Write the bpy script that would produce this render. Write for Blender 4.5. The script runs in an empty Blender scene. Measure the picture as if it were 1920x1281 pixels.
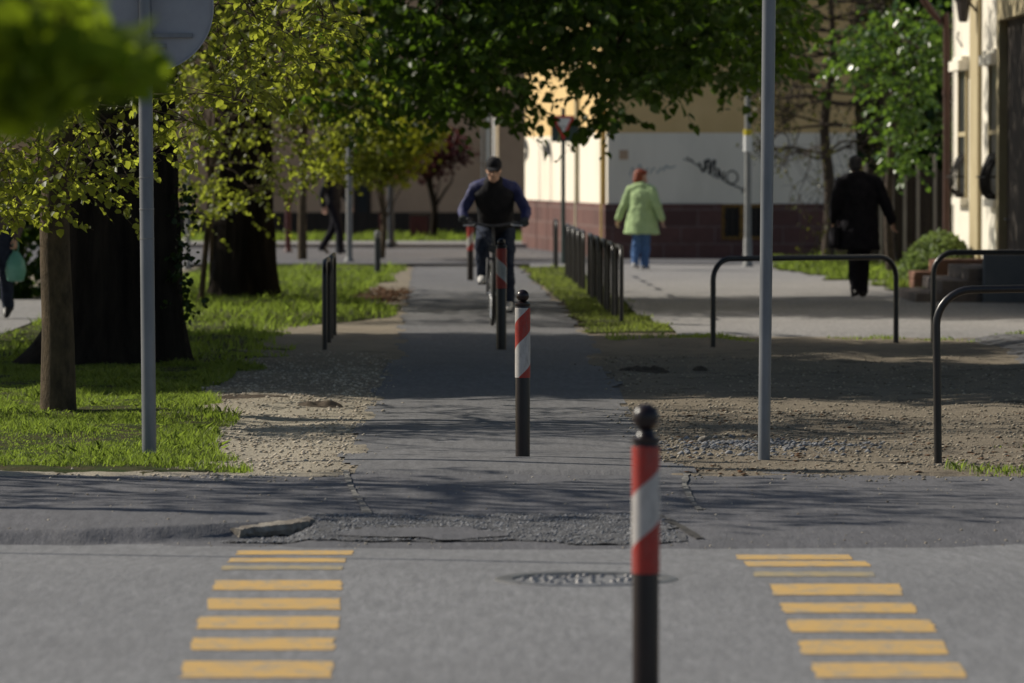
import bpy, math, random
import numpy as np
from mathutils import Vector, Matrix
random.seed(7)
RNG = np.random.default_rng(11)
R = math.radians
scene = bpy.context.scene
col = scene.collection

# ------------------------------------------------------------------ camera
F = 10000.0                       # focal length in photo pixels (1920 wide)
CAMH, HOR = 1.65, 318.0
TH = math.atan((640.5 - HOR) / F)
cam_d = bpy.data.cameras.new("camera")
cam = bpy.data.objects.new("camera", cam_d)
col.objects.link(cam)
cam.location = (0, 0, CAMH)
cam.rotation_euler = (math.pi / 2 - TH, 0, 0)
cam_d.sensor_width = 36.0
cam_d.lens = 36.0 * F / 1920
cam_d.clip_start = 0.5
cam_d.clip_end = 2000
cam_d.dof.use_dof = True
cam_d.dof.focus_distance = 32.5
cam_d.dof.aperture_fstop = 4.6
scene.camera = cam

# ------------------------------------------------------------------ world, sun, exposure
SUN = Vector((-0.755, 0.32, 0.573)).normalized()      # towards the sun
world = bpy.data.worlds.new("World")
scene.world = world
world.use_nodes = True
wn = world.node_tree
bg = wn.nodes["Background"]
sky = wn.nodes.new("ShaderNodeTexSky")
sky.sky_type = 'NISHITA'
sky.sun_disc = False
sky.sun_elevation = math.asin(SUN.z)
sky.sun_rotation = math.atan2(SUN.x, SUN.y)
wn.links.new(sky.outputs[0], bg.inputs[0])
bg.inputs[1].default_value = 0.074
sun_d = bpy.data.lights.new("sun", 'SUN')
sun_d.energy = 5.0
sun_d.angle = R(0.5)
sun_d.color = (1.0, 0.93, 0.80)
sun_o = bpy.data.objects.new("sun", sun_d)
col.objects.link(sun_o)
sun_o.rotation_euler = (-SUN).to_track_quat('-Z', 'Y').to_euler()
sun_o.location = (-20, 30, 30)
scene.view_settings.view_transform = 'Standard'
scene.view_settings.look = 'None'
scene.view_settings.exposure = 0.0
scene.view_settings.gamma = 1.0
scene.render.engine = 'CYCLES'
scene.cycles.use_denoising = True
scene.cycles.max_bounces = 6
scene.cycles.diffuse_bounces = 3
scene.cycles.transmission_bounces = 4
scene.cycles.sample_clamp_indirect = 4

# ------------------------------------------------------------------ helpers
def W(px, py, d):
    """point at forward distance d seen at photo pixel px, py"""
    u, v = (px - 960) / F, (640.5 - py) / F
    Y = math.cos(TH) + math.sin(TH) * v
    Z = -math.sin(TH) + math.cos(TH) * v
    return Vector((u / Y * d, d, CAMH + Z / Y * d))

def G(px, py, z=0.0):
    """ground point (height z) seen at a photo pixel"""
    v = (640.5 - py) / F
    Y = math.cos(TH) + math.sin(TH) * v
    Z = -math.sin(TH) + math.cos(TH) * v
    d = (z - CAMH) * Y / Z
    return W(px, py, d)

def tag(o, label=None, cat=None, group=None, kind=None):
    if label: o["label"] = label
    if cat: o["category"] = cat
    if group: o["group"] = group
    if kind: o["kind"] = kind
    return o

def thing(name, label, cat, loc=(0, 0, 0), rotz=0.0, group=None):
    o = bpy.data.objects.new(name, None)
    o.empty_display_size = 0.2
    col.objects.link(o)
    o.location = loc
    o.rotation_euler = (0, 0, rotz)
    return tag(o, label, cat, group)

def copy_tree(o, parent=None):
    c = o.copy()
    col.objects.link(c)
    if parent is not None:
        c.parent = parent
    for ch in list(o.children):
        copy_tree(ch, c)
    return c

def catmull(pts, radii, sub=4):
    P = [Vector(p) for p in pts]
    n = len(P)
    if n < 3 or sub < 2:
        return P, list(radii)
    out, ro = [], []
    for i in range(n - 1):
        p0 = P[max(i - 1, 0)]; p1 = P[i]; p2 = P[i + 1]; p3 = P[min(i + 2, n - 1)]
        for k in range(sub):
            t = k / sub
            out.append(0.5 * ((2 * p1) + (p2 - p0) * t + (2 * p0 - 5 * p1 + 4 * p2 - p3) * t * t + (3 * p1 - p0 - 3 * p2 + p3) * t ** 3))
            a, b = radii[i], radii[i + 1]
            ro.append(tuple(np.array(a) * (1 - t) + np.array(b) * t) if isinstance(a, tuple) else a * (1 - t) + b * t)
    out.append(P[-1]); ro.append(radii[-1])
    return out, ro

class MB:
    def __init__(self):
        self.v = []; self.f = []
    def add(self, vs, fs):
        b = len(self.v)
        self.v.extend([tuple(p) for p in vs])
        self.f.extend([tuple(i + b for i in f) for f in fs])
        return self
    def box(self, x0, x1, y0, y1, z0, z1):
        vs = [(x0, y0, z0), (x1, y0, z0), (x1, y1, z0), (x0, y1, z0), (x0, y0, z1), (x1, y0, z1), (x1, y1, z1), (x0, y1, z1)]
        return self.add(vs, [(3, 2, 1, 0), (4, 5, 6, 7), (0, 1, 5, 4), (1, 2, 6, 5), (2, 3, 7, 6), (3, 0, 4, 7)])
    def tube(self, pts, r, n=10, sub=1, rounded=False, up=None):
        k = len(pts)
        radii = list(r) if isinstance(r, (list, tuple)) else [r] * k
        P, radii = catmull(pts, radii, sub)
        if rounded:            # hemisphere-like ends
            def lead(p, q, rad):
                d = (p - q).normalized()
                m = max(rad) if isinstance(rad, tuple) else rad
                sc = lambda s: tuple(x * s for x in rad) if isinstance(rad, tuple) else rad * s
                return [(p + d * m * 0.85, sc(0.35)), (p + d * m * 0.5, sc(0.8))]
            a = lead(P[0], P[1], radii[0]); b = lead(P[-1], P[-2], radii[-1])
            P = [a[0][0], a[1][0]] + P + [b[1][0], b[0][0]]
            radii = [a[0][1], a[1][1]] + radii + [b[1][1], b[0][1]]
        m = len(P)
        vs, fs = [], []
        nrm = None
        for i in range(m):
            t = (P[min(i + 1, m - 1)] - P[max(i - 1, 0)])
            t = t.normalized() if t.length > 1e-9 else Vector((0, 0, 1))
            if nrm is None:
                h = Vector(up) if up is not None else (Vector((1, 0, 0)) if abs(t.x) < 0.8 else Vector((0, 1, 0)))
                nrm = (h - t * h.dot(t)).normalized()
            else:
                nrm = nrm - t * nrm.dot(t)
                nrm = nrm.normalized() if nrm.length > 1e-6 else Vector((1, 0, 0))
            bn = t.cross(nrm)
            rr = radii[i]
            ra, rb = rr if isinstance(rr, tuple) else (rr, rr)
            for j in range(n):
                a = 2 * math.pi * j / n
                vs.append(P[i] + nrm * (math.cos(a) * ra) + bn * (math.sin(a) * rb))
        for i in range(m - 1):
            for j in range(n):
                j2 = (j + 1) % n
                fs.append((i * n + j, i * n + j2, (i + 1) * n + j2, (i + 1) * n + j))
        fs.append(tuple(range(n - 1, -1, -1)))
        fs.append(tuple((m - 1) * n + j for j in range(n)))
        return self.add(vs, fs)
    def rings(self, st, n=20):
        """stations (cx, cy, cz, rx, ry[, power]) stacked along z, closed"""
        vs, fs = [], []
        for s in st:
            e = s[5] if len(s) > 5 else 2.0
            for j in range(n):
                a = 2 * math.pi * j / n
                c, d = math.cos(a), math.sin(a)
                vs.append((s[0] + s[3] * math.copysign(abs(c) ** (2 / e), c), s[1] + s[4] * math.copysign(abs(d) ** (2 / e), d), s[2]))
        m = len(st)
        for i in range(m - 1):
            for j in range(n):
                j2 = (j + 1) % n
                fs.append((i * n + j, i * n + j2, (i + 1) * n + j2, (i + 1) * n + j))
        fs.append(tuple(range(n - 1, -1, -1)))
        fs.append(tuple((m - 1) * n + j for j in range(n)))
        return self.add(vs, fs)
    def lathe(self, prof, n=24, c=(0, 0, 0)):
        return self.rings([(c[0], c[1], c[2] + z, max(r, 1e-4), max(r, 1e-4)) for r, z in prof], n)
    def ball(self, c, r, n=14, m=9):
        rx, ry, rz = r if isinstance(r, tuple) else (r, r, r)
        return self.rings([(c[0], c[1], c[2] - rz * math.cos(math.pi * (i + 0.02) / (m - 0.96)), max(1e-4, rx * math.sin(math.pi * (i + 0.02) / (m - 0.96))), max(1e-4, ry * math.sin(math.pi * (i + 0.02) / (m - 0.96)))) for i in range(m)], n)
    def prism(self, poly, z0, z1):
        n = len(poly)
        vs = [(p[0], p[1], z0) for p in poly] + [(p[0], p[1], z1) for p in poly]
        fs = [tuple(range(n - 1, -1, -1)), tuple(range(n, 2 * n))]
        for i in range(n):
            j = (i + 1) % n
            fs.append((i, j, n + j, n + i))
        return self.add(vs, fs)
    def xform(self, M):
        self.v = [tuple(M @ Vector(p)) for p in self.v]
        return self
    def build(self, name, mat, parent=None, smooth=True, angle=40, bevel=0.0, remesh=0.0, sm=6, wrinkle=0.0, wscale=0.12):
        me = bpy.data.meshes.new(name)
        me.from_pydata(self.v, [], self.f)
        me.materials.append(mat)
        if smooth:
            me.polygons.foreach_set("use_smooth", [True] * len(me.polygons))
            if not remesh:
                me.set_sharp_from_angle(angle=R(angle))
        me.update()
        o = bpy.data.objects.new(name, me)
        col.objects.link(o)
        if parent is not None:
            o.parent = parent
        if remesh:
            m = o.modifiers.new("fuse", 'REMESH'); m.mode = 'VOXEL'; m.voxel_size = remesh; m.use_smooth_shade = True
            s = o.modifiers.new("smooth", 'SMOOTH'); s.factor = 0.5; s.iterations = sm
            if wrinkle:
                t = bpy.data.textures.new(name + "_folds", 'CLOUDS'); t.noise_scale = wscale; t.noise_depth = 2
                d = o.modifiers.new("folds", 'DISPLACE'); d.texture = t; d.strength = wrinkle; d.mid_level = 0.5; d.texture_coords = 'LOCAL'
        if bevel:
            b = o.modifiers.new("bevel", 'BEVEL'); b.width = bevel; b.segments = 2; b.limit_method = 'ANGLE'
        return o

def bulk(name, V, faces_n, L, mat, parent=None, smooth=False):
    """mesh from numpy: V (n,3), every polygon has faces_n corners, L = corner indices"""
    me = bpy.data.meshes.new(name)
    me.vertices.add(len(V)); me.vertices.foreach_set("co", np.ascontiguousarray(V, dtype=np.float32).ravel())
    L = np.ascontiguousarray(L, dtype=np.int32).ravel()
    me.loops.add(len(L)); me.loops.foreach_set("vertex_index", L)
    nf = len(L) // faces_n
    me.polygons.add(nf); me.polygons.foreach_set("loop_start", np.arange(0, nf * faces_n, faces_n, dtype=np.int32))
    me.materials.append(mat)
    if smooth:
        me.polygons.foreach_set("use_smooth", np.ones(nf, dtype=bool))
    me.update(calc_edges=True)
    o = bpy.data.objects.new(name, me)
    col.objects.link(o)
    if parent is not None:
        o.parent = parent
    return o

def vnoise(x, y, seed=0):
    x = np.asarray(x, float); y = np.asarray(y, float)
    xi = np.floor(x).astype(np.int64); yi = np.floor(y).astype(np.int64)
    xf = x - xi; yf = y - yi
    def h(a, b):
        n = (a * 374761393 + b * 668265263 + seed * 974711) & 0x7fffffff
        n = ((n ^ (n >> 13)) * 1274126177) & 0x7fffffff
        return ((n ^ (n >> 16)) & 0xffff) / 65535.0
    u = xf * xf * (3 - 2 * xf); v = yf * yf * (3 - 2 * yf)
    return (h(xi, yi) * (1 - u) + h(xi + 1, yi) * u) * (1 - v) + (h(xi, yi + 1) * (1 - u) + h(xi + 1, yi + 1) * u) * v

# ------------------------------------------------------------------ materials
class NT:
    def __init__(self, name):
        self.m = bpy.data.materials.new(name); self.m.use_nodes = True
        self.t = self.m.node_tree; self.b = self.t.nodes["Principled BSDF"]
    def n(self, typ, **kw):
        x = self.t.nodes.new(typ)
        for k, v in kw.items():
            setattr(x, k, v)
        return x
    def l(self, a, b):
        self.t.links.new(a, b)
    def math(self, op, a, b=None, c=None):
        x = self.n("ShaderNodeMath", operation=op)
        for i, q in enumerate((a, b, c)):
            if q is None: continue
            if isinstance(q, (int, float)): x.inputs[i].default_value = q
            else: self.l(q, x.inputs[i])
        return x.outputs[0]
    def mix(self, fac, a, b):
        x = self.n("ShaderNodeMix", data_type='RGBA')
        if isinstance(fac, (int, float)): x.inputs[0].default_value = fac
        else: self.l(fac, x.inputs[0])
        for i, q in ((6, a), (7, b)):
            if isinstance(q, tuple): x.inputs[i].default_value = (*q, 1) if len(q) == 3 else q
            else: self.l(q, x.inputs[i])
        return x.outputs[2]
    def noise(self, vec, scale, detail=4, rough=0.6):
        x = self.n("ShaderNodeTexNoise"); x.inputs["Scale"].default_value = scale
        x.inputs["Detail"].default_value = detail; x.inputs["Roughness"].default_value = rough
        if vec is not None: self.l(vec, x.inputs["Vector"])
        return x.outputs[0]
    def ramp(self, fac, lo, hi):
        x = self.n("ShaderNodeMapRange"); x.clamp = True
        x.inputs[1].default_value = lo; x.inputs[2].default_value = hi
        self.l(fac, x.inputs[0])
        return x.outputs[0]
    def coords(self, scale=(1, 1, 1)):
        c = self.n("ShaderNodeTexCoord"); m = self.n("ShaderNodeMapping")
        m.inputs["Scale"].default_value = scale
        self.l(c.outputs["Object"], m.inputs[0])
        return m.outputs[0]
    def bump(self, h, strength, dist=0.01):
        x = self.n("ShaderNodeBump"); x.inputs["Strength"].default_value = strength; x.inputs["Distance"].default_value = dist
        self.l(h, x.inputs["Height"]); self.l(x.outputs[0], self.b.inputs["Normal"])
    def set(self, rough=0.8, spec=0.3, metal=0.0):
        self.b.inputs["Roughness"].default_value = rough
        self.b.inputs["Specular IOR Level"].default_value = spec
        self.b.inputs["Metallic"].default_value = metal
        return self

def mat(name, c1, c2=None, scale=8.0, rough=0.8, spec=0.3, metal=0.0, bump=0.0, bscale=None, bdist=0.01, stretch=(1, 1, 1), detail=5, lo=0.35, hi=0.65):
    k = NT(name).set(rough, spec, metal)
    v = k.coords(stretch)
    c2 = c2 or tuple(x * 0.72 for x in c1)
    n = k.noise(v, scale, detail)
    k.l(k.mix(k.ramp(n, lo, hi), c1, c2), k.b.inputs["Base Color"])
    if bump:
        k.bump(k.noise(v, bscale or scale * 3, 5, 0.7), bump, bdist)
    return k.m

def leaf_mat(name, ca, cb, trans, tfac=0.45, rough=0.45, spec=0.35):
    k = NT(name).set(rough, spec)
    g = k.n("ShaderNodeNewGeometry")
    rnd = g.outputs["Random Per Island"]
    k.l(k.mix(rnd, ca, cb), k.b.inputs["Base Color"])
    tr = k.n("ShaderNodeBsdfTranslucent")
    k.l(k.mix(rnd, tuple(x * 0.75 for x in trans), trans), tr.inputs[0])
    mx = k.n("ShaderNodeMixShader"); mx.inputs[0].default_value = tfac
    k.l(k.b.outputs[0], mx.inputs[1]); k.l(tr.outputs[0], mx.inputs[2])
    k.l(mx.outputs[0], k.t.nodes["Material Output"].inputs[0])
    return k.m

def asphalt(name, c1, c2, speck, streak=0.0):
    k = NT(name).set(0.85, 0.35)
    v = k.coords()
    big = k.ramp(k.noise(k.coords((1, 0.5, 1)), 0.55, 6, 0.7), 0.38, 0.62)
    fine = k.noise(v, 90, 3, 0.7)
    med = k.noise(k.coords((3, 1, 1)), 6, 4, 0.7)
    c = k.mix(big, c1, c2)
    c = k.mix(k.math('MULTIPLY', k.ramp(med, 0.45, 0.75), 0.35), c, tuple(x * 0.62 for x in c1))
    c = k.mix(k.math('MULTIPLY', k.ramp(fine, 0.5, 0.72), 0.6), c, speck)
    mot = k.noise(k.coords((1, 0.10, 1)), 24, 5, 0.8)
    c = k.mix(k.math('MULTIPLY', k.ramp(mot, 0.40, 0.60), 0.62), c, tuple(x * 0.66 for x in c2))
    mo2 = k.noise(k.coords((1, 0.3, 1)), 3.5, 4, 0.7)
    c = k.mix(k.math('MULTIPLY', k.ramp(mo2, 0.48, 0.72), 0.25), c, tuple(x * 0.6 for x in c2))
    vo = k.n("ShaderNodeTexVoronoi"); vo.inputs["Scale"].default_value = 60
    k.l(v, vo.inputs["Vector"])
    k.l(k.mix(k.math('MULTIPLY', k.ramp(vo.outputs["Distance"], 0.25, 0.75), 0.4), c, tuple(x * 0.5 for x in c1)), k.b.inputs["Base Color"])
    k.bump(k.math('ADD', fine, k.math('MULTIPLY', med, 1.5)), 0.5, 0.012)
    return k.m

M = {}
M['road'] = asphalt("road_asphalt", (0.262, 0.262, 0.270), (0.200, 0.200, 0.207), (0.33, 0.33, 0.33))
M['apron'] = asphalt("apron_asphalt", (0.155, 0.152, 0.165), (0.12, 0.12, 0.13), (0.22, 0.22, 0.22))
M['path'] = asphalt("path_asphalt", (0.195, 0.193, 0.199), (0.145, 0.143, 0.149), (0.26, 0.25, 0.24))
M['pave'] = asphalt("pavement_asphalt", (0.34, 0.325, 0.32), (0.28, 0.27, 0.265), (0.42, 0.40, 0.38))
M['patch'] = asphalt("coarse_asphalt", (0.12, 0.12, 0.125), (0.085, 0.085, 0.09), (0.27, 0.26, 0.26))
M['seam'] = mat("tar_seam", (0.26, 0.25, 0.23), (0.07, 0.065, 0.06), 18, 0.9)
M['crack'] = mat("crack_dark", (0.03, 0.028, 0.026), (0.06, 0.055, 0.05), 18, 0.95)
M['concrete'] = mat("worn_concrete", (0.33, 0.30, 0.255), (0.17, 0.145, 0.12), 14, 0.9, bump=0.6, bdist=0.02)
def dirt_mat():
    k = NT("gravel_dirt").set(0.95, 0.15)
    v = k.coords()
    a = k.ramp(k.noise(v, 0.55, 6, 0.7), 0.35, 0.65)
    b = k.ramp(k.noise(v, 35, 4, 0.75), 0.35, 0.7)
    c = k.mix(a, (0.235, 0.198, 0.150), (0.14, 0.118, 0.092))
    c = k.mix(k.math('MULTIPLY', b, 0.6), c, (0.34, 0.285, 0.21))
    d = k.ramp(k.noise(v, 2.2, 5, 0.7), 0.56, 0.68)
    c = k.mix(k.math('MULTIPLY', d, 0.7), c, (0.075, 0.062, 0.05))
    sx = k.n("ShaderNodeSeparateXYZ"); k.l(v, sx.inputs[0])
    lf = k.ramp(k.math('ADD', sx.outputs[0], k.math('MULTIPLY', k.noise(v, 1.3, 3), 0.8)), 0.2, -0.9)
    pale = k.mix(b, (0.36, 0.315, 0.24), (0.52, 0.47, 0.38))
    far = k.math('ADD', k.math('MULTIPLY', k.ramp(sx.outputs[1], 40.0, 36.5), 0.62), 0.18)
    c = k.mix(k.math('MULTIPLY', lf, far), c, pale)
    k.l(c, k.b.inputs["Base Color"])
    k.bump(k.noise(v, 45, 4, 0.8), 0.9, 0.02)
    return k.m
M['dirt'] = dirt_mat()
M['lawn'] = mat("lawn_soil", (0.035, 0.055, 0.014), (0.07, 0.06, 0.03), 7, 0.95, 0.1, bump=0.8, bscale=30, bdist=0.02)
M['grass'] = leaf_mat("grass_blades", (0.045, 0.085, 0.016), (0.17, 0.175, 0.06), (0.34, 0.47, 0.06), 0.5, 0.5, 0.25)
M['drygrass'] = leaf_mat("dry_grass", (0.09, 0.135, 0.03), (0.19, 0.19, 0.075), (0.32, 0.40, 0.07), 0.45, 0.6, 0.2)
M['litter'] = mat("leaf_litter", (0.19, 0.10, 0.055), (0.10, 0.055, 0.03), 30, 0.9, 0.15)
def stone_rand(name, a, b, rough=0.85):
    k = NT(name).set(rough, 0.25)
    g = k.n("ShaderNodeNewGeometry")
    k.l(k.mix(g.outputs["Random Per Island"], a, b), k.b.inputs["Base Color"])
    return k.m
M['pebble'] = stone_rand("pebbles", (0.25, 0.20, 0.14), (0.62, 0.54, 0.43))
M['pebble2'] = stone_rand("brown_pebbles", (0.13, 0.105, 0.075), (0.44, 0.38, 0.29))
M['chip'] = stone_rand("grey_chips", (0.10, 0.10, 0.105), (0.30, 0.30, 0.31))
def paint_mat():
    k = NT("yellow_road_paint").set(0.7, 0.3)
    v = k.coords()
    w = k.ramp(k.math('ADD', k.noise(k.coords((1, .45, 1)), 9, 9, 0.78), k.math('MULTIPLY', k.noise(v, 120, 2), 0.35)), 0.66, 0.78)
    k.l(k.mix(k.math('MULTIPLY', w, 0.8), (0.55, 0.35, 0.12), (0.30, 0.27, 0.22)), k.b.inputs["Base Color"])
    k.bump(k.noise(v, 90, 3), 0.3, 0.005)
    return k.m
M['paint'] = paint_mat()
M['fadedpaint'] = mat("faded_road_paint", (0.42, 0.31, 0.13), (0.24, 0.225, 0.19), 14, 0.8, lo=0.35, hi=0.6)
M['iron'] = mat("cast_iron", (0.26, 0.255, 0.25), (0.15, 0.145, 0.145), 20, 0.35, 0.6, 0.3)
M['black'] = mat("black_lacquer", (0.016, 0.012, 0.013), (0.026, 0.019, 0.02), 20, 0.32, 0.5)
M['brownblack'] = mat("dark_brown_lacquer", (0.017, 0.009, 0.010), (0.012, 0.007, 0.008), 12, 0.30, 0.38)
M['hoop'] = mat("hoop_paint", (0.011, 0.009, 0.010), (0.018, 0.015, 0.015), 30, 0.36, 0.5)
M['galv'] = mat("galvanised_steel", (0.21, 0.22, 0.24), (0.15, 0.16, 0.18), 9, 0.38, 0.5, 0.35, stretch=(1, 1, 0.25))
M['signback'] = mat("sign_back_grey", (0.36, 0.36, 0.38), (0.30, 0.30, 0.32), 4, 0.55, 0.4, 0.2)
M['polegrey'] = mat("pole_grey", (0.26, 0.26, 0.25), (0.19, 0.19, 0.185), 6, 0.6)
M['polegreen'] = mat("pole_green", (0.055, 0.085, 0.075), (0.04, 0.06, 0.055), 6, 0.6)
M['poledark'] = mat("pole_dark", (0.05, 0.055, 0.065), (0.035, 0.04, 0.045), 6, 0.6)
M['bark'] = mat("rough_bark", (0.034, 0.026, 0.019), (0.013, 0.010, 0.008), 9, 0.95, 0.1, bump=1.0, bscale=22, bdist=0.05, stretch=(1, 1, 0.12))
M['barksmooth'] = mat("young_bark", (0.12, 0.088, 0.055), (0.055, 0.042, 0.028), 14, 0.9, 0.15, bump=0.8, bscale=40, bdist=0.02, stretch=(1, 1, 0.5))
M['twig'] = mat("twig_bark", (0.075, 0.055, 0.04), (0.04, 0.03, 0.022), 10, 0.9)
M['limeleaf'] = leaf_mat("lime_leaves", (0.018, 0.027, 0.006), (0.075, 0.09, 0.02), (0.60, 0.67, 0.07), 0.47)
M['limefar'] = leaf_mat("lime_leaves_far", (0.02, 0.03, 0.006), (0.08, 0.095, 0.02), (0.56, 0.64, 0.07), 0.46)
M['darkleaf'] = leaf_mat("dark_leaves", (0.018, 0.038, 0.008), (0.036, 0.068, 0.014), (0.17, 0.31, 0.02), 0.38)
M['nearleaf'] = leaf_mat("near_leaves", (0.035, 0.060, 0.008), (0.07, 0.105, 0.012), (0.32, 0.44, 0.02), 0.45, 0.7, 0.08)
M['brightleaf'] = leaf_mat("bright_leaves", (0.13, 0.17, 0.015), (0.19, 0.22, 0.03), (0.34, 0.36, 0.02), 0.4, 0.6)
M['redleaf'] = leaf_mat("plum_leaves", (0.06, 0.02, 0.022), (0.09, 0.034, 0.034), (0.16, 0.03, 0.025), 0.35)
M['glossleaf'] = leaf_mat("glossy_leaves", (0.03, 0.068, 0.013), (0.065, 0.125, 0.028), (0.21, 0.36, 0.035), 0.40, 0.3, 0.5)
M['shrub'] = leaf_mat("shrub_needles", (0.10, 0.15, 0.06), (0.19, 0.24, 0.11), (0.26, 0.36, 0.09), 0.35, 0.6)
M['vineleaf'] = leaf_mat("vine_leaves", (0.06, 0.065, 0.015), (0.10, 0.10, 0.03), (0.16, 0.16, 0.02), 0.3)
M['ivy'] = leaf_mat("ivy_leaves", (0.018, 0.032, 0.010), (0.035, 0.06, 0.014), (0.07, 0.12, 0.01), 0.3)

# ------------------------------------------------------------------ the setting: ground, road, path, pavements
def sheet(name, x0, x1, y0, y1, dx, dy, zf, mask, m, kind='structure'):
    xs = np.arange(x0, x1 + dx * 0.5, dx); ys = np.arange(y0, y1 + dy * 0.5, dy)
    X, Y = np.meshgrid(xs, ys)
    Z = zf(X, Y)
    nx, ny = len(xs), len(ys)
    idx = np.arange(nx * ny).reshape(ny, nx)
    q = np.stack([idx[:-1, :-1], idx[:-1, 1:], idx[1:, 1:], idx[1:, :-1]], -1).reshape(-1, 4)
    if mask is not None:
        k = mask((X[:-1, :-1] + X[1:, 1:]) / 2, (Y[:-1, :-1] + Y[1:, 1:]) / 2).ravel()
        q = q[k]
    V = np.stack([X.ravel(), Y.ravel(), Z.ravel()], 1)
    used = np.unique(q); remap = np.full(len(V), -1); remap[used] = np.arange(len(used))
    return tag(bulk(name, V[used], 4, remap[q], m, smooth=True), kind=kind)

PD = [22, 28.8, 30.3, 35.7, 40, 51.2, 68, 90, 100]
PL = [-0.90, -0.90, -0.93, -1.00, -1.02, -1.10, -1.33, -1.67, -1.85]
PR = [1.00, 0.98, 0.86, 0.80, 0.78, 0.77, 0.54, 0.10, -0.1]
def path_l(y): return np.interp(y, PD, PL) + (vnoise(y * 1.7, y * 0 + 3.3, 4) - 0.5) * 0.10
def path_r(y): return np.interp(y, PD, PR) + (vnoise(y * 1.3, y * 0 + 7.3, 5) - 0.5) * 0.14
def in_path(X, Y): return (X > path_l(Y)) & (X < path_r(Y))

def z_road(X, Y):
    return np.interp(Y, [0, 21.8, 22.3, 23.1, 24.0, 24.5, 40], [0, 0, -0.012, -0.040, -0.068, -0.080, -0.080]) + (vnoise(X * 0.9, Y * 0.9, 1) - 0.5) * 0.012
def z_apron(X, Y):
    Y0 = Y
    Y = np.where(Y < 26.4, Y + ((vnoise(X * 0.7, X * 0 + 1.5, 43) - 0.5) * 0.55 + (vnoise(X * 3.5, X * 0 + 2.5, 44) - 0.5) * 0.16) * np.clip((26.4 - Y) / 1.6, 0, 1), Y)
    e = np.interp(Y, [24.0, 24.45, 25.2, 26.5, 29.5], [-0.100, -0.062, -0.030, 0.0, 0.006])
    ye = np.interp(X, [-22, -4, -2.5, -1.7, -1.40, -0.98, -0.90], [24.4, 24.42, 24.50, 24.62, 24.82, 25.32, 25.5]) + (vnoise(X * 5, X * 0 + 4, 45) - 0.5) * 0.10
    el = np.interp(Y0 - ye, [-0.10, -0.01, 0.05, 0.5, 1.2], [-0.085, -0.070, -0.016, -0.004, 0.0])
    fl = np.clip((-0.93 - X) / 0.12, 0, 1)
    e = e * (1 - fl) + el * fl
    return e + (vnoise(X * 0.8, Y0 * 1.1, 9) - 0.5) * 0.028 + (vnoise(X * 6, Y0 * 5, 10) - 0.5) * 0.006
def z_dirt(X, Y):
    n = (vnoise(X * 0.7, Y * 0.55, 21) - 0.5) * 0.07 + (vnoise(X * 2.1, Y * 1.7, 22) - 0.5) * 0.035 + (vnoise(X * 7, Y * 7, 23) - 0.5) * 0.014
    d = np.minimum(np.abs(X - path_l(Y)), np.abs(X - path_r(Y)))
    f = np.clip(d / 0.5, 0.25, 1)
    n = n * f
    n = n * np.clip((Y - 28.3) / 1.5, 0.15, 1) * np.clip((53 - Y) / 1.5, 0.4, 1)
    dd = np.minimum(X - np.interp(Y, PD, PL), np.interp(Y, PD, PR) - X)
    return n + 0.008 - 0.05 * np.clip((dd - 0.10) / 0.12, 0, 1) - 0.10 * np.clip((28.75 + (vnoise(X * 1.1, X * 0 + 8, 46) - 0.5) * 0.7 + (vnoise(X * 5, X * 0 + 9, 47) - 0.5) * 0.2 - Y) / 0.5, 0, 1)
def z_path(X, Y):
    return 0.010 - 0.09 * np.clip((28.9 - Y) / 0.35, 0, 1) + (vnoise(X * 0.5, Y * 0.7, 31) - 0.5) * 0.03 + (vnoise(X * 2, Y * 1.6, 32) - 0.5) * 0.012

g = MB(); g.add([(-400, -50, -0.16), (400, -50, -0.16), (400, 900, -0.16), (-400, 900, -0.16)], [(0, 1, 2, 3)])
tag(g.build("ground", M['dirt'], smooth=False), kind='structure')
sheet("road", -20, 20, 1.0, 25.2, 0.2, 0.1, z_road, None, M['road'])
def apron_far(X): return 28.95 + (vnoise(X * 1.5, X * 0 + 2, 41) - 0.5) * 0.5 + np.where(X > 1.2, (X - 1.2) * -0.12, 0)
def apron_near(X): return 24.25 + (vnoise(X * 1.2, X * 0 + 5, 42) - 0.5) * 0.25
PATCH = [(-1.15, 24.9), (-0.95, 25.75), (0.72, 25.8), (0.77, 24.3), (0.3, 24.28), (0.05, 24.45), (-0.7, 24.4), (-1.35, 24.55)]
sheet("apron", -22, 22, 24.0, 29.4, 0.06, 0.06, z_apron, lambda X, Y: (Y < apron_far(X)) & (Y > 24.02) , M['apron'])
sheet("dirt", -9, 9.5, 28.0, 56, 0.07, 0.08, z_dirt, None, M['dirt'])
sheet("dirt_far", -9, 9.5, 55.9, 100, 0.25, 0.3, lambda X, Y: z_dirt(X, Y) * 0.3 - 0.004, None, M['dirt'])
sheet("cycle_path", -2.2, 1.3, 28.2, 99, 0.05, 0.12, z_path, in_path, M['path'])

def poly_mask(poly):
    P = np.array(poly)
    def f(X, Y):
        s = np.zeros(X.shape, bool)
        j = len(P) - 1
        for i in range(len(P)):
            c = ((P[i, 1] > Y) != (P[j, 1] > Y)) & (X < (P[j, 0] - P[i, 0]) * (Y - P[i, 1]) / (P[j, 1] - P[i, 1] + 1e-12) + P[i, 0])
            s ^= c; j = i
        return s
    return f
pm = poly_mask(PATCH)
sheet("coarse_patch", -1.6, 1.0, 24.2, 25.9, 0.025, 0.025, lambda X, Y: z_apron(X, Y) + 0.006 + (vnoise(X * 30, Y * 30, 51) - 0.5) * 0.012,
      lambda X, Y: pm(X + (vnoise(X * 5, Y * 5, 52) - 0.5) * 0.1, Y + (vnoise(X * 5, Y * 5, 53) - 0.5) * 0.1), M['patch'])
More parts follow.
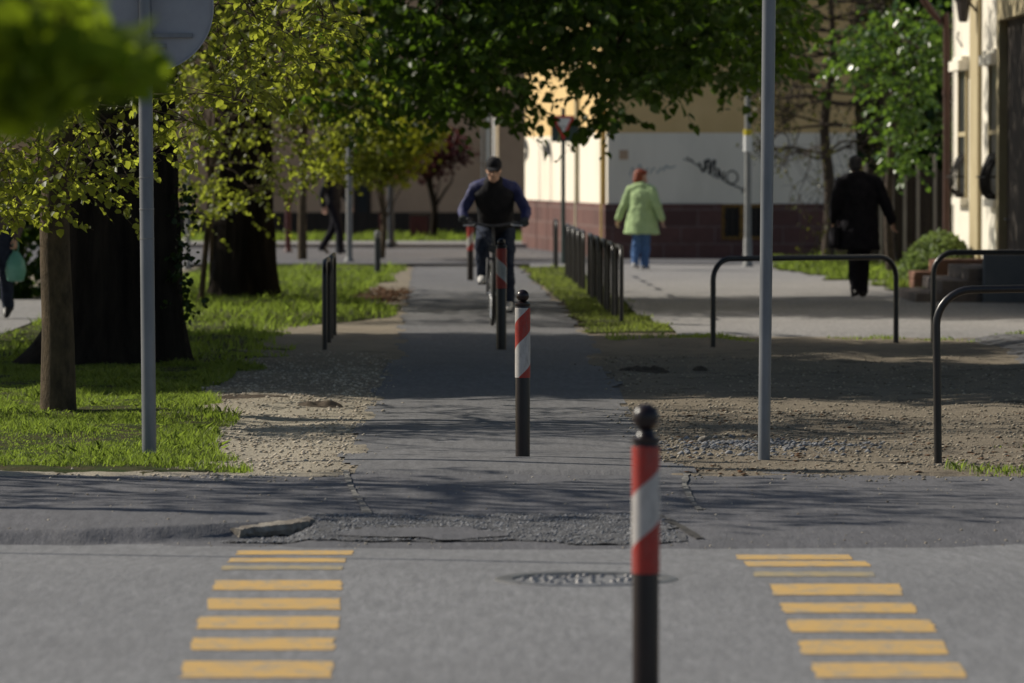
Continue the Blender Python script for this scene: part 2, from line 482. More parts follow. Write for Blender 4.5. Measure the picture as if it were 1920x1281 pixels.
# worn hollow with lighter old surface in the patch
hol = poly_mask([(-0.80, 24.55), (-0.7, 24.95), (-0.2, 25.0), (0.0, 24.62), (-0.3, 24.42)])
sheet("worn_hollow", -1.0, 0.2, 24.3, 25.1, 0.02, 0.02, lambda X, Y: z_apron(X, Y) + 0.014 + (vnoise(X * 9, Y * 9, 54) - 0.5) * 0.01,
      lambda X, Y: hol(X + (vnoise(X * 7, Y * 7, 55) - 0.5) * 0.1, Y + (vnoise(X * 7, Y * 7, 56) - 0.5) * 0.1), M['apron'])
# seams and cracks
def seam(pts, w, m, name="seam"):
    P = [Vector(p) for p in pts]
    PP, _ = catmull(P, [w] * len(P), 6)
    vs, fs = [], []
    for i, p in enumerate(PP):
        t = (PP[min(i + 1, len(PP) - 1)] - PP[max(i - 1, 0)]); n = Vector((-t.y, t.x, 0)).normalized()
        ww = w * (0.6 + 0.8 * random.random())
        for s in (-1, 1):
            q = p + n * ww * s
            z = float(z_apron(np.array(q.x), np.array(q.y))) if q.y > 24.2 else float(z_road(np.array(q.x), np.array(q.y)))
            vs.append((q.x, q.y, z + 0.007))
    for i in range(len(PP) - 1):
        fs.append((2 * i, 2 * i + 1, 2 * i + 3, 2 * i + 2))
    b = MB(); b.add(vs, fs)
    return tag(b.build(name, m, smooth=False), kind='structure')
seam([G(648, 885), G(655, 905), G(668, 930), G(690, 958)], 0.018, M['seam'])
seam([G(1288, 888), G(1283, 912), G(1292, 932), G(1312, 950)], 0.016, M['seam'])
seam([(0.70, 25.75, 0), (0.78, 25.1, 0), (0.86, 24.4, 0)], 0.018, M['crack'])
seam([(-0.95, 24.78, 0), (-0.8, 24.95, 0), (-0.55, 25.05, 0), (-0.3, 25.08, 0)], 0.03, M['crack'])

# cycle-crossing markings
def marking(pts, m):
    """corner photo pixels: near-left, near-right, far-right, far-left (on the dipping road)"""
    def on_road(px, py):
        z = 0.0
        for _ in range(8):
            p = G(px, py, z); z = float(z_road(np.array(p.x), np.array(p.y)))
        return p
    a, b, c, d = [on_road(*p) for p in pts]
    nx, ny = 22, 6
    vs, fs = [], []
    for j in range(ny + 1):
        for i in range(nx + 1):
            u, v = i / nx, j / ny
            p = (a * (1 - u) + b * u) * (1 - v) + (d * (1 - u) + c * u) * v
            ex = (random.random() - 0.5) * 0.014
            p = p + Vector((ex if i in (0, nx) else 0, ex if j in (0, ny) else 0, 0))
            vs.append((p.x, p.y, float(z_road(np.array(p.x), np.array(p.y))) + 0.0022))
    for j in range(ny):
        for i in range(nx):
            q = j * (nx + 1) + i
            fs.append((q, q + 1, q + nx + 2, q + nx + 1))
    k = MB(); k.add(vs, fs)
    return tag(k.build("road_marking", m), kind='structure')
for x0, x1, y0, y1, sl in [(338, 622, 1241, 1272, 7), (357, 627, 1197, 1220, 5), (367, 635, 1157, 1180, 5), (388, 637, 1123, 1144, 5), (398, 641, 1089, 1107, 4),
                           (427, 647, 1047, 1055, 4), (443, 660, 1033, 1041, 4)]:
    marking([(x0, y1), (x1, y1), (x1 + 1, y0), (x0 + sl, y0)], M['paint'])
marking([(414, 1069), (641, 1069), (643, 1062), (417, 1062)], M['fadedpaint'])
for x0, x1, y0, y1, sl in [(1530, 1812, 1244, 1272, -10), (1506, 1778, 1202, 1228, -9), (1484, 1756, 1163, 1186, -8), (1470, 1722, 1132, 1150, -7), (1450, 1694, 1096, 1117, -7),
                           (1400, 1632, 1053, 1063, -6), (1385, 1600, 1041, 1050, -5)]:
    marking([(x0, y1), (x1, y1), (x1 + sl * 1.3, y0), (x0 + sl, y0)], M['paint'])
marking([(1416, 1082), (1643, 1082), (1638, 1073), (1411, 1073)], M['fadedpaint'])

# lawn shapes
LD = [28, 29.4, 31, 33.5, 35.7, 38.2, 40, 42, 44, 51, 54.6, 57, 60, 64, 66, 70, 74, 78, 90]
LX = [-1.5, -1.60, -1.74, -1.86, -2.0, -2.18, -2.35, -2.25, -2.1, -2.2, -2.35, -1.9, -1.45, -1.4, -2.0, -2.1, -1.95, -1.85, -1.9]
def lawn_left(X, Y):
    e = np.interp(Y, LD, LX) + (vnoise(X * 2, Y * 1.3, 61) - 0.5) * 0.45
    return (X < e) & (X > -5.0) & (Y > 28.95 + (vnoise(X * 1.5, Y * 0, 62) - 0.5) * 0.4) & (Y < 89 + (vnoise(X * 1.5, Y * 0, 63) - 0.5) * 3)
RD = [52.3, 53.7, 58.5, 65.5, 78, 88, 90]
RX = [1.65, 1.70, 1.48, 1.40, 1.2, 0.95, 0.8]
def lawn_right(X, Y):
    n = (vnoise(X * 2, Y * 1.3, 64) - 0.5) * 0.3
    return (X < np.interp(Y, RD, RX) + n) & (X > path_r(Y) + 0.05 - n * 0.5) & (Y > 53.3 - n * 3) & (Y < 89)
def lawn_house(X, Y):
    n = (vnoise(X * 1.5, Y * 0.8, 65) - 0.5) * 0.6
    a = (X > 5.1 + n) & (X < 6.5) & (Y > 66) & (Y < 76)
    b = (X > 4.5 + n) & (X < 6.3) & (Y > 77) & (Y < 95)
    return a | b
def zl(X, Y): return z_dirt(X, Y) + 0.012
def zl_left(X, Y):
    e = np.interp(Y, LD, LX) + (vnoise(X * 2, Y * 1.3, 61) - 0.5) * 0.45
    f = np.clip((e - X) / 0.30, -0.4, 1) * np.clip((Y - 28.75) / 0.3, -0.4, 1)
    return z_dirt(X, Y) - 0.012 + 0.03 * np.minimum(f, 1) + (vnoise(X * 6, Y * 4, 68) - 0.5) * 0.02
sheet("lawn", -5.2, -1.0, 28.7, 90.5, 0.06, 0.10, zl_left, lambda X, Y: (X < np.interp(Y, LD, LX) + 0.3) & ~in_path(X - 0.1, Y) & ~in_path(X + 0.02, Y), M['lawn'])
sheet("lawn_strip", 0.2, 2.2, 52, 90, 0.07, 0.12, zl, lambda X, Y: lawn_right(X, Y), M['lawn'])
sheet("lawn_plot", 4.0, 6.6, 65.5, 96, 0.12, 0.2, lambda X, Y: X * 0 + 0.065, lawn_house, M['lawn'])
def pave_right(X, Y):
    n = (vnoise(X * 1.6, Y * 1.2, 66) - 0.5) * 0.25
    return (X > np.where(Y < 89.5, np.interp(Y, RD, RX) - 0.05, -30)) & (Y > 52.0 + n) & ~lawn_house(X, Y) | ((Y > 88 + n) & (X > -12))
def z_pave(X, Y): return 0.045 - 0.085 * np.clip((52.75 - Y) / 0.9, 0, 1) + (vnoise(X * 0.6, Y * 0.5, 67) - 0.5) * 0.02
sheet("pavement", 0.3, 12, 51.6, 109, 0.12, 0.16, z_pave, lambda X, Y: pave_right(X, Y) & (Y < 90.5), M['pave'])
b = MB(); b.add([(-60, 90.4, 0.052), (60, 90.4, 0.052), (60, 109, 0.052), (-60, 109, 0.052)], [(0, 1, 2, 3)])
tag(b.build("cross_street", M['apron'], smooth=False), kind='structure')
b = MB(); b.box(-60, 1.2, 109, 113.5, -0.1, 0.13)
tag(b.build("far_pavement", M['pave'], smooth=False), kind='structure')
b = MB(); b.box(-60, 4, 113.5, 121, -0.1, 0.11)
tag(b.build("far_lawn", M['lawn'], smooth=False), kind='structure')
b = MB(); b.add([(-12, 52, 0.040), (-5.0, 52, 0.040), (-5.2, 66, 0.040), (-12, 66, 0.040)], [(0, 1, 2, 3)])
tag(b.build("side_pavement", M['pave'], smooth=False), kind='structure')
# small paver area on the right
def brick_mat(name, c1, c2, mortar, scale, w=0.5, h=0.25, ms=0.02, wall=False, rough=0.85, bump=0.4):
    k = NT(name).set(rough, 0.25)
    t = k.n("ShaderNodeTexBrick")
    c = k.n("ShaderNodeTexCoord")
    if wall:
        s = k.n("ShaderNodeSeparateXYZ"); k.l(c.outputs["Object"], s.inputs[0])
        cb = k.n("ShaderNodeCombineXYZ")
        k.l(k.math('ADD', s.outputs[0], s.outputs[1]), cb.inputs[0]); k.l(s.outputs[2], cb.inputs[1])
        k.l(cb.outputs[0], t.inputs["Vector"])
    else:
        k.l(c.outputs["Object"], t.inputs["Vector"])
    t.inputs["Color1"].default_value = (*c1, 1); t.inputs["Color2"].default_value = (*c2, 1); t.inputs["Mortar"].default_value = (*mortar, 1)
    t.inputs["Scale"].default_value = scale; t.inputs["Brick Width"].default_value = w; t.inputs["Row Height"].default_value = h; t.inputs["Mortar Size"].default_value = ms
    n = k.noise(k.coords(), 9, 5, 0.7)
    k.l(k.mix(k.math('MULTIPLY', k.ramp(n, 0.4, 0.7), 0.5), t.outputs[0], tuple(x * 0.6 for x in c1)), k.b.inputs["Base Color"])
    k.bump(k.math('SUBTRACT', k.math('MULTIPLY', n, 0.4), t.outputs[1]), bump, 0.02)
    return k.m
M['paver'] = brick_mat("grey_pavers", (0.15, 0.15, 0.155), (0.11, 0.11, 0.12), (0.04, 0.035, 0.03), 1.0, 0.3, 0.3, 0.025)
sheet("paver_patch", 4.0, 9, 44.5, 51.9, 0.1, 0.15, lambda X, Y: -0.03 + 0.085 * np.clip((X - 4.25) / 0.5, 0, 1) * np.clip((Y - 45.2) / 0.9, 0, 1) + (vnoise(X * 0.8, Y * 0.8, 71) - 0.5) * 0.03,
      lambda X, Y: (X > 4.05) & (Y > 44.9), M['paver'])

# ------------------------------------------------------------------ scattered stuff: pebbles, chips, grass
def scatter(n, x0, x1, y0, y1, mask):
    X = RNG.uniform(x0, x1, n); Y = RNG.uniform(y0, y1, n)
    k = mask(X, Y)
    return X[k], Y[k]
def pebbles(name, X, Y, zf, rmin, rmax, m, label, cat, flat=0.6):
    n = len(X)
    r = rmin + (rmax - rmin) * RNG.random(n) ** 3
    Z = zf(X, Y) + r * flat * 0.35
    T = np.array([(1, 0, 0), (0.5, 0.87, 0), (-0.5, 0.87, 0), (-1, 0, 0), (-0.5, -0.87, 0), (0.5, -0.87, 0), (0, 0, 1), (0, 0, -1)], float)
    a = RNG.uniform(0, 6.28, n); c, s = np.cos(a), np.sin(a)
    sc = RNG.uniform(0.65, 1.3, (n, 8, 1))
    V = T[None] * sc
    x = V[..., 0] * c[:, None] - V[..., 1] * s[:, None]; y = V[..., 0] * s[:, None] + V[..., 1] * c[:, None]
    P = np.stack([X[:, None] + x * r[:, None], Y[:, None] + y * r[:, None], Z[:, None] + V[..., 2] * r[:, None] * flat], -1).reshape(-1, 3)
    t = []
    for i in range(6):
        j = (i + 1) % 6
        t += [(i, j, 6), (j, i, 7)]
    L = (np.array(t)[None] + (np.arange(n) * 8)[:, None, None]).reshape(-1, 3)
    o = bulk(name, P, 3, L, m)
    return tag(o, label, cat, kind='stuff')
def gravel_zone(X, Y):
    d = (0.35 + 0.65 * vnoise(X * 1.3, Y * 0.8, 81)) * np.where(((X > 0) & (Y > 37.5)) | ((X < -1.9) & (Y < 29.4)), 0.3, 1.0)
    return ~lawn_left(X, Y) & (~in_path(X, Y) | (RNG.random(len(X)) < 0.35 * np.exp(-np.minimum(np.abs(X - path_l(Y)), np.abs(X - path_r(Y))) / 0.07))) & (RNG.random(len(X)) < d) & (Y > apron_far(X) - 0.25 - 0.5 * RNG.random(len(X)) ** 3) & ~((X > 4.1) & (Y > 45))
X, Y = scatter(85000, -3.2, 5.2, 28.2, 47, gravel_zone)
peb_z = lambda X, Y: np.maximum(np.where(Y < 28.95, z_apron(X, Y), z_dirt(X, Y)), np.where(in_path(X, Y), z_path(X, Y), -1))
kl = X < -0.2
pebbles("gravel", X[kl], Y[kl], peb_z, 0.004, 0.017, M['pebble'], "pale gravel scattered over the ground left of the cycle path", "gravel")
pebbles("gravel", X[~kl], Y[~kl], peb_z, 0.004, 0.016, M['pebble2'], "brownish gravel on the bare ground right of the cycle path", "gravel")
X, Y = scatter(1500, 0.9, 4.5, 28.3, 36, lambda X, Y: RNG.random(len(X)) < 0.15 + 0.8 * (vnoise(X * 1.4, Y * 1.2, 83) > 0.62))
pebbles("leaf_litter", X, Y, lambda X, Y: z_dirt(X, Y) + 0.003, 0.008, 0.028, M['litter'], "small dry leaf scraps strewn over the brown gravel on the right", "dead leaves", 0.2)
X, Y = scatter(6000, 0.7, 2.4, 30.0, 33.2, lambda X, Y: ~in_path(X, Y) & (RNG.random(len(X)) < 0.8 * np.exp(-((X - 1.45) / 0.45) ** 2 - ((Y - 31.6) / 0.8) ** 2)))
pebbles("stone_chippings", X, Y, z_dirt, 0.008, 0.026, M['chip'], "grey stone chippings heaped in the hollow beside the tall plain pole", "chippings")
X, Y = scatter(16000, -1.5, 0.9, 24.2, 25.9, lambda X, Y: pm(X, Y))
pebbles("asphalt_chips", X, Y, lambda X, Y: z_apron(X, Y) + 0.004, 0.003, 0.012, M['chip'], "coarse dark chips in the rough asphalt patch before the crossing", "asphalt chips")
X, Y = scatter(5000, -6, 6, 24.1, 29.3, lambda X, Y: RNG.random(len(X)) < 0.2 + 0.8 * np.exp(-((Y - 24.4) / 0.25) ** 2))
pebbles("grit", X, Y, z_apron, 0.003, 0.010, M['pebble'], "loose grit lying on the dark asphalt in front of the bollards", "grit")

def blades(name, X, Y, zf, hmin, hmax, w, m, label, cat, lean=0.5):
    n = len(X)
    h = RNG.uniform(hmin, hmax, n) * (0.25 + 1.5 * vnoise(X * 3, Y * 2, 91) ** 1.5)
    a = RNG.uniform(0, 6.28, n)
    lx, ly = RNG.normal(0, lean, n) * h, RNG.normal(0, lean, n) * h
    Z = zf(X, Y)
    dx, dy = np.cos(a) * w, np.sin(a) * w
    ww = RNG.uniform(0.6, 1.4, n)
    P = np.stack([np.stack([X - dx * ww, Y - dy * ww, Z - 0.01], 1), np.stack([X + dx * ww, Y + dy * ww, Z - 0.01], 1),
                  np.stack([X + lx * 0.35 + dx * ww * 0.7, Y + ly * 0.35 + dy * ww * 0.7, Z + h * 0.6], 1),
                  np.stack([X + lx, Y + ly, Z + h], 1),
                  np.stack([X + lx * 0.35 - dx * ww * 0.7, Y + ly * 0.35 - dy * ww * 0.7, Z + h * 0.6], 1)], 1).reshape(-1, 3)
    L = (np.arange(5)[None] + (np.arange(n) * 5)[:, None])
    return tag(bulk(name, P, 5, L, m), label, cat, kind='stuff')
X, Y = scatter(150000, -5.0, -1.3, 28.9, 44.5, lambda X, Y: lawn_left(X, Y) & (RNG.random(len(X)) < 0.05 + 1.4 * vnoise(X * 2.6, Y * 1.5, 92)))
blades("grass", X, Y, z_dirt, 0.02, 0.068, 0.003, M['grass'], "bright green grass growing round the slim tree and the left sign pole", "grass")
X, Y = scatter(70000, -5.0, -1.4, 28.9, 44.5, lambda X, Y: lawn_left(X, Y))
blades("grass", X, Y, zl_left, 0.012, 0.035, 0.003, M['grass'], "short fine turf filling the near left lawn between the longer tufts", "grass", 0.8)
X, Y = scatter(60000, -5.0, -1.2, 44, 89, lambda X, Y: lawn_left(X, Y) & (RNG.random(len(X)) < 0.35 + 0.8 * vnoise(X * 1.2, Y * 0.6, 93)))
blades("grass", X, Y, z_dirt, 0.04, 0.11, 0.006, M['grass'], "sunny and shaded grass on the left verge beyond the thick trunk", "grass")
X, Y = scatter(34000, 0.1, 2.1, 52.5, 89, lambda X, Y: lawn_right(X, Y) & (RNG.random(len(X)) < 0.45 + 0.7 * vnoise(X * 1.5, Y * 0.7, 94)))
blades("grass", X, Y, z_dirt, 0.025, 0.075, 0.006, M['drygrass'], "yellowish grass strip under the row of black hoops right of the path", "grass")
X, Y = scatter(9000, 0.9, 6.6, 51.0, 52.6, lambda X, Y: RNG.random(len(X)) < 1.1 * np.clip(vnoise(X * 2.2, Y * 2, 95) * 1.9 - 0.95, 0, 1))
blades("grass", X, Y, z_dirt, 0.02, 0.07, 0.005, M['grass'], "thin grass tufts along the pavement edge behind the bare ground", "grass")
X, Y = scatter(9000, 2.3, 5.5, 28.2, 32.4, lambda X, Y: ((Y < 29.3) & (X > 2.42 + (vnoise(X, Y * 3, 3) - .5) * .2)) | ((X > 2.8) & (Y > 31.2) & (vnoise(X * 2, Y * 2, 5) > 0.45)))
blades("grass", X, Y, z_dirt, 0.02, 0.055, 0.004, M['grass'], "low grass patch at the right edge beside the nearest black hoop", "grass")
X, Y = scatter(22000, 4.2, 6.5, 65.5, 95, lambda X, Y: lawn_house(X, Y))
blades("grass", X, Y, lambda X, Y: X * 0 + 0.065, 0.05, 0.14, 0.007, M['grass'], "grass plot beside the house steps right of the man in black", "grass")
X, Y = scatter(26000, -11, 1, 113.6, 120.8, lambda X, Y: RNG.random(len(X)) < 0.9)
blades("grass", X, Y, lambda X, Y: X * 0 + 0.11, 0.06, 0.16, 0.012, M['grass'], "far grass strip in front of the tan house across the street", "grass")
X, Y = scatter(2600, -2.4, -1.25, 65.5, 75, lambda X, Y: ~in_path(X - 0.05, Y) & (RNG.random(len(X)) < np.exp(-((X + 1.7) / 0.4) ** 2 - ((Y - 70) / 3) ** 2)))
pebbles("leaf_litter", X, Y, z_dirt, 0.02, 0.05, M['litter'], "brown dead leaves on bare soil left of the path behind the left hoops", "dead leaves", 0.25)

# ------------------------------------------------------------------ plants
def leaf_mesh(name, C, size, m, parent, droop=0.5, jit=0.35):
    """C (n,3) leaf bases; each a folded heart-shaped leaf of six corners"""
    n = len(C)
    s = size * RNG.uniform(1 - jit, 1 + jit, n)
    d = RNG.normal(0, 1, (n, 3)); d[:, 2] = d[:, 2] * 0.6 - droop
    d /= np.linalg.norm(d, axis=1)[:, None]
    r = RNG.normal(0, 1, (n, 3)); r -= d * (r * d).sum(1)[:, None]; r /= np.linalg.norm(r, axis=1)[:, None]
    k = np.cross(d, r)
    def pt(l, w, h): return C + d * (s * l)[:, None] + r * (s * w)[:, None] + k * (s * h)[:, None]
    P = np.stack([pt(0, 0, 0), pt(0.18, 0.40, 0.10), pt(0.62, 0.36, 0.08), pt(1.0, 0, -0.05), pt(0.62, -0.36, 0.08), pt(0.18, -0.40, 0.10)], 1).reshape(-1, 3)
    L = (np.array([(0, 1, 2, 3), (0, 3, 4, 5)])[None] + (np.arange(n) * 6)[:, None, None]).reshape(-1, 4)
    return bulk(name, P, 4, L, m, parent)

def spray_mesh(C, size, m, parent, tw, twm, k=12, length=0.34, jit=0.3, droop=0.35, name="foliage"):
    """leafy twigs: every point of C carries a drooping twig with k leaves set along it"""
    n = len(C)
    a = RNG.uniform(0, 6.283, n); Ls = length * RNG.uniform(0.5, 1.4, n)
    D = np.stack([np.cos(a), np.sin(a), RNG.normal(-0.10, 0.25, n)], 1)
    t = (np.arange(k) + RNG.uniform(0, 0.9, (n, k))) / k
    P = C[:, None, :] + D[:, None, :] * (t * Ls[:, None])[..., None]
    P[..., 2] -= droop * Ls[:, None] * t ** 2
    side = np.stack([-np.sin(a), np.cos(a), 0 * a], 1)[:, None, :] * np.where(np.arange(k) % 2, 1, -1)[None, :, None]
    d = D[:, None, :] * RNG.uniform(0.2, 0.9, (n, k, 1)) + side * RNG.uniform(0.4, 1.1, (n, k, 1)) + RNG.normal(0, 0.25, (n, k, 3))
    d[..., 2] -= RNG.uniform(0.1, 1.2, (n, k))
    d = d.reshape(-1, 3); d /= np.linalg.norm(d, axis=1)[:, None]
    P = P.reshape(-1, 3)
    N = RNG.normal(0, 0.55, d.shape); N[:, 2] += 1.0
    r = np.cross(N, d); r /= np.linalg.norm(r, axis=1)[:, None]
    q = np.cross(d, r)
    s = size * RNG.uniform(1 - jit, 1 + jit, len(P)) * np.where(RNG.random(len(P)) < 0.2, 0.6, 1.0)
    cup = RNG.uniform(-0.05, 0.22, len(P))
    def pt(l, w, h): return P + d * (s * (l + 0.15))[:, None] + r * (s * w)[:, None] + q * (s * h)[:, None]
    V = np.stack([pt(0, 0, 0), pt(0.16, 0.42, cup), pt(0.62, 0.36, cup * .8), pt(1.0, 0, -0.12), pt(0.62, -0.36, cup * .8), pt(0.16, -0.42, cup)], 1).reshape(-1, 3)
    L = (np.array([(0, 1, 2, 3), (0, 3, 4, 5)])[None] + (np.arange(len(P)) * 6)[:, None, None]).reshape(-1, 4)
    o = bulk(name, V, 4, L, m, parent)
    for i in range(n):
        c = Vector(C[i]); e = Vector(D[i]) * Ls[i]
        tw.tube([c, c + e * .5 - Vector((0, 0, droop * Ls[i] * .25)), c + e - Vector((0, 0, droop * Ls[i]))], [tw_r, tw_r * .7, tw_r * .4], 4)
    return o
tw_r = 0.0035

def in_ell(n, c, r, shell=0.55):
    d = RNG.normal(0, 1, (n, 3)); d /= np.linalg.norm(d, axis=1)[:, None]
    t = (shell ** 3 + (1 - shell ** 3) * RNG.random(n)) ** (1 / 3)
    return np.array(c) + d * t[:, None] * np.array(r)

def clusters_to_leaves(CC, k, sig, flat=0.7):
    n = len(CC)
    o = RNG.normal(0, 1, (n, k, 3)) * sig
    o[..., 2] *= flat
    return (CC[:, None, :] + o).reshape(-1, 3)

def grow(mb, start, CC, r0, r1=0.004, wob=0.12, n=5):
    """one limb per cluster centre in CC from point start"""
    for c in CC:
        a = Vector(start); b = Vector(c); L = (b - a).length
        mid = a.lerp(b, 0.5) + Vector((random.gauss(0, wob), random.gauss(0, wob), random.gauss(0.06, wob))) * L * 0.5
        mb.tube([a, a.lerp(mid, 0.6) + Vector((0, 0, 0.03 * L)), mid, mid.lerp(b, 0.55) + Vector((0, 0, 0.02 * L)), b], [r0, r0 * 0.75, r0 * 0.5, r0 * 0.3, r1], n, 2)

def rel(p, base): return np.asarray(p, float) - np.array([base[0], base[1], base[2]])

def tree(name, label, base, trunk, radii, bark, blobs, leafm, cat="tree", group=None, limbs=14, lr=0.05, rough_trunk=None, extra=None, droop=0.5, trunk_n=14, spray=None):
    """trunk: points relative to base; blobs: (centre, radius, clusters, leaves each, spread, leaf size, shell) in world space"""
    t = thing(name, label, cat, base, 0, group)
    if rough_trunk:
        rough_trunk(t)
    else:
        b = MB(); b.tube(trunk, radii, trunk_n, 3); b.build("trunk", bark, t)
    LB = []
    bm = MB()
    top = trunk[-1]
    cents = []
    sizes = []
    for (c, r, n, k, sig, size, shell) in blobs:
        C = in_ell(n, rel(c, base), r, shell)
        cents.append(C); LB.append((clusters_to_leaves(C, k, sig), size))
        m = max(2, int(limbs * n / sum(q[2] for q in blobs)))
        sel = C[RNG.choice(len(C), min(m, len(C)), replace=False)]
        for s in sel:
            i = int(np.argmin([abs(p[2] - (s[2] - 0.8)) for p in trunk]))
            grow(bm, trunk[i], [s], lr * (0.6 + 0.8 * random.random()))
            near = C[np.argsort(((C - s) ** 2).sum(1))[1:5]]
            grow(bm, s, near, lr * 0.25, 0.003)
    if extra is not None:
        C, k, sig, size = extra
        C = rel(C, base)
        if spray: spray_mesh(C, size, leafm, t, bm, bark, k, spray)
        else: LB.append((clusters_to_leaves(C, k, sig), size))
        sel = C[RNG.choice(len(C), min(limbs, len(C)), replace=False)]
        for s in sel:
            near = C[np.argsort(((C - s) ** 2).sum(1))[1:4]]
            grow(bm, s, near, lr * 0.3, 0.003)
            i = int(np.argmin([abs(p[2] - (s[2] + 0.6)) for p in trunk]))
            grow(bm, trunk[i], [s], lr * 0.6)
    if bm.v:
        bm.build("branches", bark, t)
    for i, (C, size) in enumerate(LB):
        leaf_mesh("crown" if i == 0 else "foliage", C, size, leafm, t, droop)
    return t

def bark_column(H, r_of, n=72, m=90, ridge=0.035, seed=1, lean=(0, 0)):
    """thick ribbed trunk with a flaring foot: angle-dependent radius"""
    vs, fs = [], []
    for i in range(m):
        z = H * (i / (m - 1)) ** 1.4
        for j in range(n):
            a = 2 * math.pi * j / n
            rr = r_of(z, a)
            q = float(vnoise(np.array(a * 4.8 + (0.6 * math.sin(z * 1.7))), np.array(z * 1.1), seed)) + 0.5 * float(vnoise(np.array(a * 11), np.array(z * 2.4), seed + 1))
            rr += (q - 0.75) * ridge * 2
            vs.append((rr * math.cos(a) + lean[0] * z, rr * math.sin(a) + lean[1] * z, z - 0.05))
    for i in range(m - 1):
        for j in range(n):
            j2 = (j + 1) % n
            fs.append((i * n + j, i * n + j2, (i + 1) * n + j2, (i + 1) * n + j))
    b = MB(); b.add(vs, fs)
    return b

# -- thick old tree on the left verge
BT = (-3.24, 44.2, 0.0)
def big_r(z, a):
    flare = 0.55 * math.exp(-z / 0.28) * (0.12 + 0.88 * max(0, math.cos(a - math.pi)) + 0.10 * math.cos(5 * a + 1))
    return 0.445 + 0.03 * math.cos(2 * a) + flare + 0.05 * math.exp(-z / 0.9) - 0.012 * z
def big_trunk(t):
    bark_column(6.0, big_r, seed=3).build("trunk", M['bark'], t, angle=80)
    C = np.stack([RNG.normal(0.50, 0.06, 90), RNG.normal(-0.15, 0.2, 90), RNG.uniform(0.35, 1.5, 90)], 1)
    leaf_mesh("foliage", clusters_to_leaves(C, 3, 0.03), 0.05, M['ivy'], t)
tree("old_tree", "old tree with very thick dark ribbed trunk behind the slim tree", BT, [(0, 0, 0), (0, 0, 3), (0, 0.1, 5), (-0.2, 0.2, 6.0)], [0.4] * 4, M['bark'],
     [((-4.6, 45.6, 8.2), (5.2, 4.2, 3.4), 1000, 24, 0.34, 0.22, 0.0), ((-7.4, 43.6, 5.0), (2.6, 2.6, 1.4), 260, 22, 0.32, 0.18, 0.1), ((-0.4, 45.0, 7.0), (3.6, 4.5, 1.6), 420, 22, 0.34, 0.19, 0.0)],  # last crown lobe added out of view to close off sky over the path
     M['darkleaf'], limbs=26, lr=0.10, rough_trunk=big_trunk)

# -- second thick tree whose dark boughs hang over the path
ST = (-3.42, 68.2, 0.0)
def st_r(z, a):
    return 0.34 + 0.03 * math.cos(2 * a) + 0.14 * math.exp(-z / 0.35) * (0.6 + 0.4 * math.cos(4 * a)) - 0.01 * z
def st_trunk(t):
    bark_column(6.5, st_r, seed=8).build("trunk", M['bark'], t, angle=80)
LOWX = np.array([600, 640, 700, 760, 800, 850, 900, 960, 1010, 1060, 1095, 1130, 1150, 1170, 1200, 1260, 1310, 1360, 1430, 1470, 1490, 1510])
LOWY = np.array([190, 225, 212, 182, 205, 212, 202, 185, 95, 70, 130, 215, 262, 205, 168, 155, 138, 150, 130, 138, 90, 20])
xw = (LOWX - 960) / F * 61.5
zw = CAMH + (HOR - LOWY) / F * 61.5
n = 2300
cx = RNG.uniform(xw[0], xw[-1], n); cy = RNG.uniform(59.4, 67, n)
cz = np.interp(cx, xw, zw) + 0.07 + 3.0 * RNG.random(n) ** 1.15
skirt = np.stack([cx, cy, cz], 1)
tree("overhanging_tree", "dark leafy tree whose low boughs hang across the cycle path behind the cyclist", ST, [(0, 0, 0), (0.05, -0.1, 2.4), (0.3, -0.8, 4.4), (0.9, -2.0, 6.3)], [0.4] * 4, M['bark'],
     [((-2.2, 67.0, 7.2), (5.2, 6.0, 2.6), 620, 20, 0.36, 0.19, 0.25), ((2.0, 64.5, 4.25), (2.1, 3.0, 0.95), 170, 13, 0.2, 0.12, 0.0), ((-4.2, 66, 4.6), (2.6, 3.5, 1.6), 170, 20, 0.32, 0.17, 0.2), ((0.0, 72.9, 6.8), (3.2, 2.5, 2.2), 180, 20, 0.3, 0.17, 0.1)],
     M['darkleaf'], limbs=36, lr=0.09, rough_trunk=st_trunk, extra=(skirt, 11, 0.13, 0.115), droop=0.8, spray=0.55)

# -- slim young tree in front, on the lawn: sunlit yellow-green leaves
YT = (-3.05, 35.8, 0.0)
def hang(n, px0, px1, ytop, ylow, d0, d1):
    """cluster centres in a hanging curtain, lower edge ylow(px) at mid distance"""
    dm = (d0 + d1) / 2
    px = RNG.uniform(px0, px1, n)
    x = (px - 960) / F * dm
    y = RNG.uniform(d0, d1, n)
    lo = np.array([ylow(p) for p in px]); t = RNG.random(n)
    zz = CAMH + (HOR - (lo + (ytop - lo) * t)) / F * dm
    return np.stack([x, y, zz], 1)
lowA = lambda p: np.interp(p, [-60, 0, 60, 120, 170, 230, 300, 340, 420, 500, 560, 640], [400, 405, 395, 350, 345, 330, 345, 320, 205, 200, 160, 80])
ex = hang(310, -80, 640, -40, lowA, 34.2, 38.0)
ex = np.concatenate([ex, hang(110, -80, 170, 150, lambda p: np.interp(p, [-80, 0, 60, 120, 170], [415, 425, 405, 385, 350]), 33.6, 35.4)])
tree("slim_tree", "slim young tree with bright yellow green leaves on the near left lawn", YT, [(0, 0, -0.05), (0.0, 0, 0.6), (-0.02, 0, 1.3), (0.02, 0.05, 2.2), (0.0, 0.0, 3.2), (0.05, 0, 4.6)], [0.128, 0.108, 0.10, 0.088, 0.066, 0.03], M['barksmooth'],
     [((-3.0, 36.0, 3.9), (1.9, 1.7, 1.1), 60, 12, 0.14, 0.07, 0.2)], M['limeleaf'], limbs=44, lr=0.020, extra=(ex, 11, 0.075, 0.054), droop=0.7, spray=0.36)

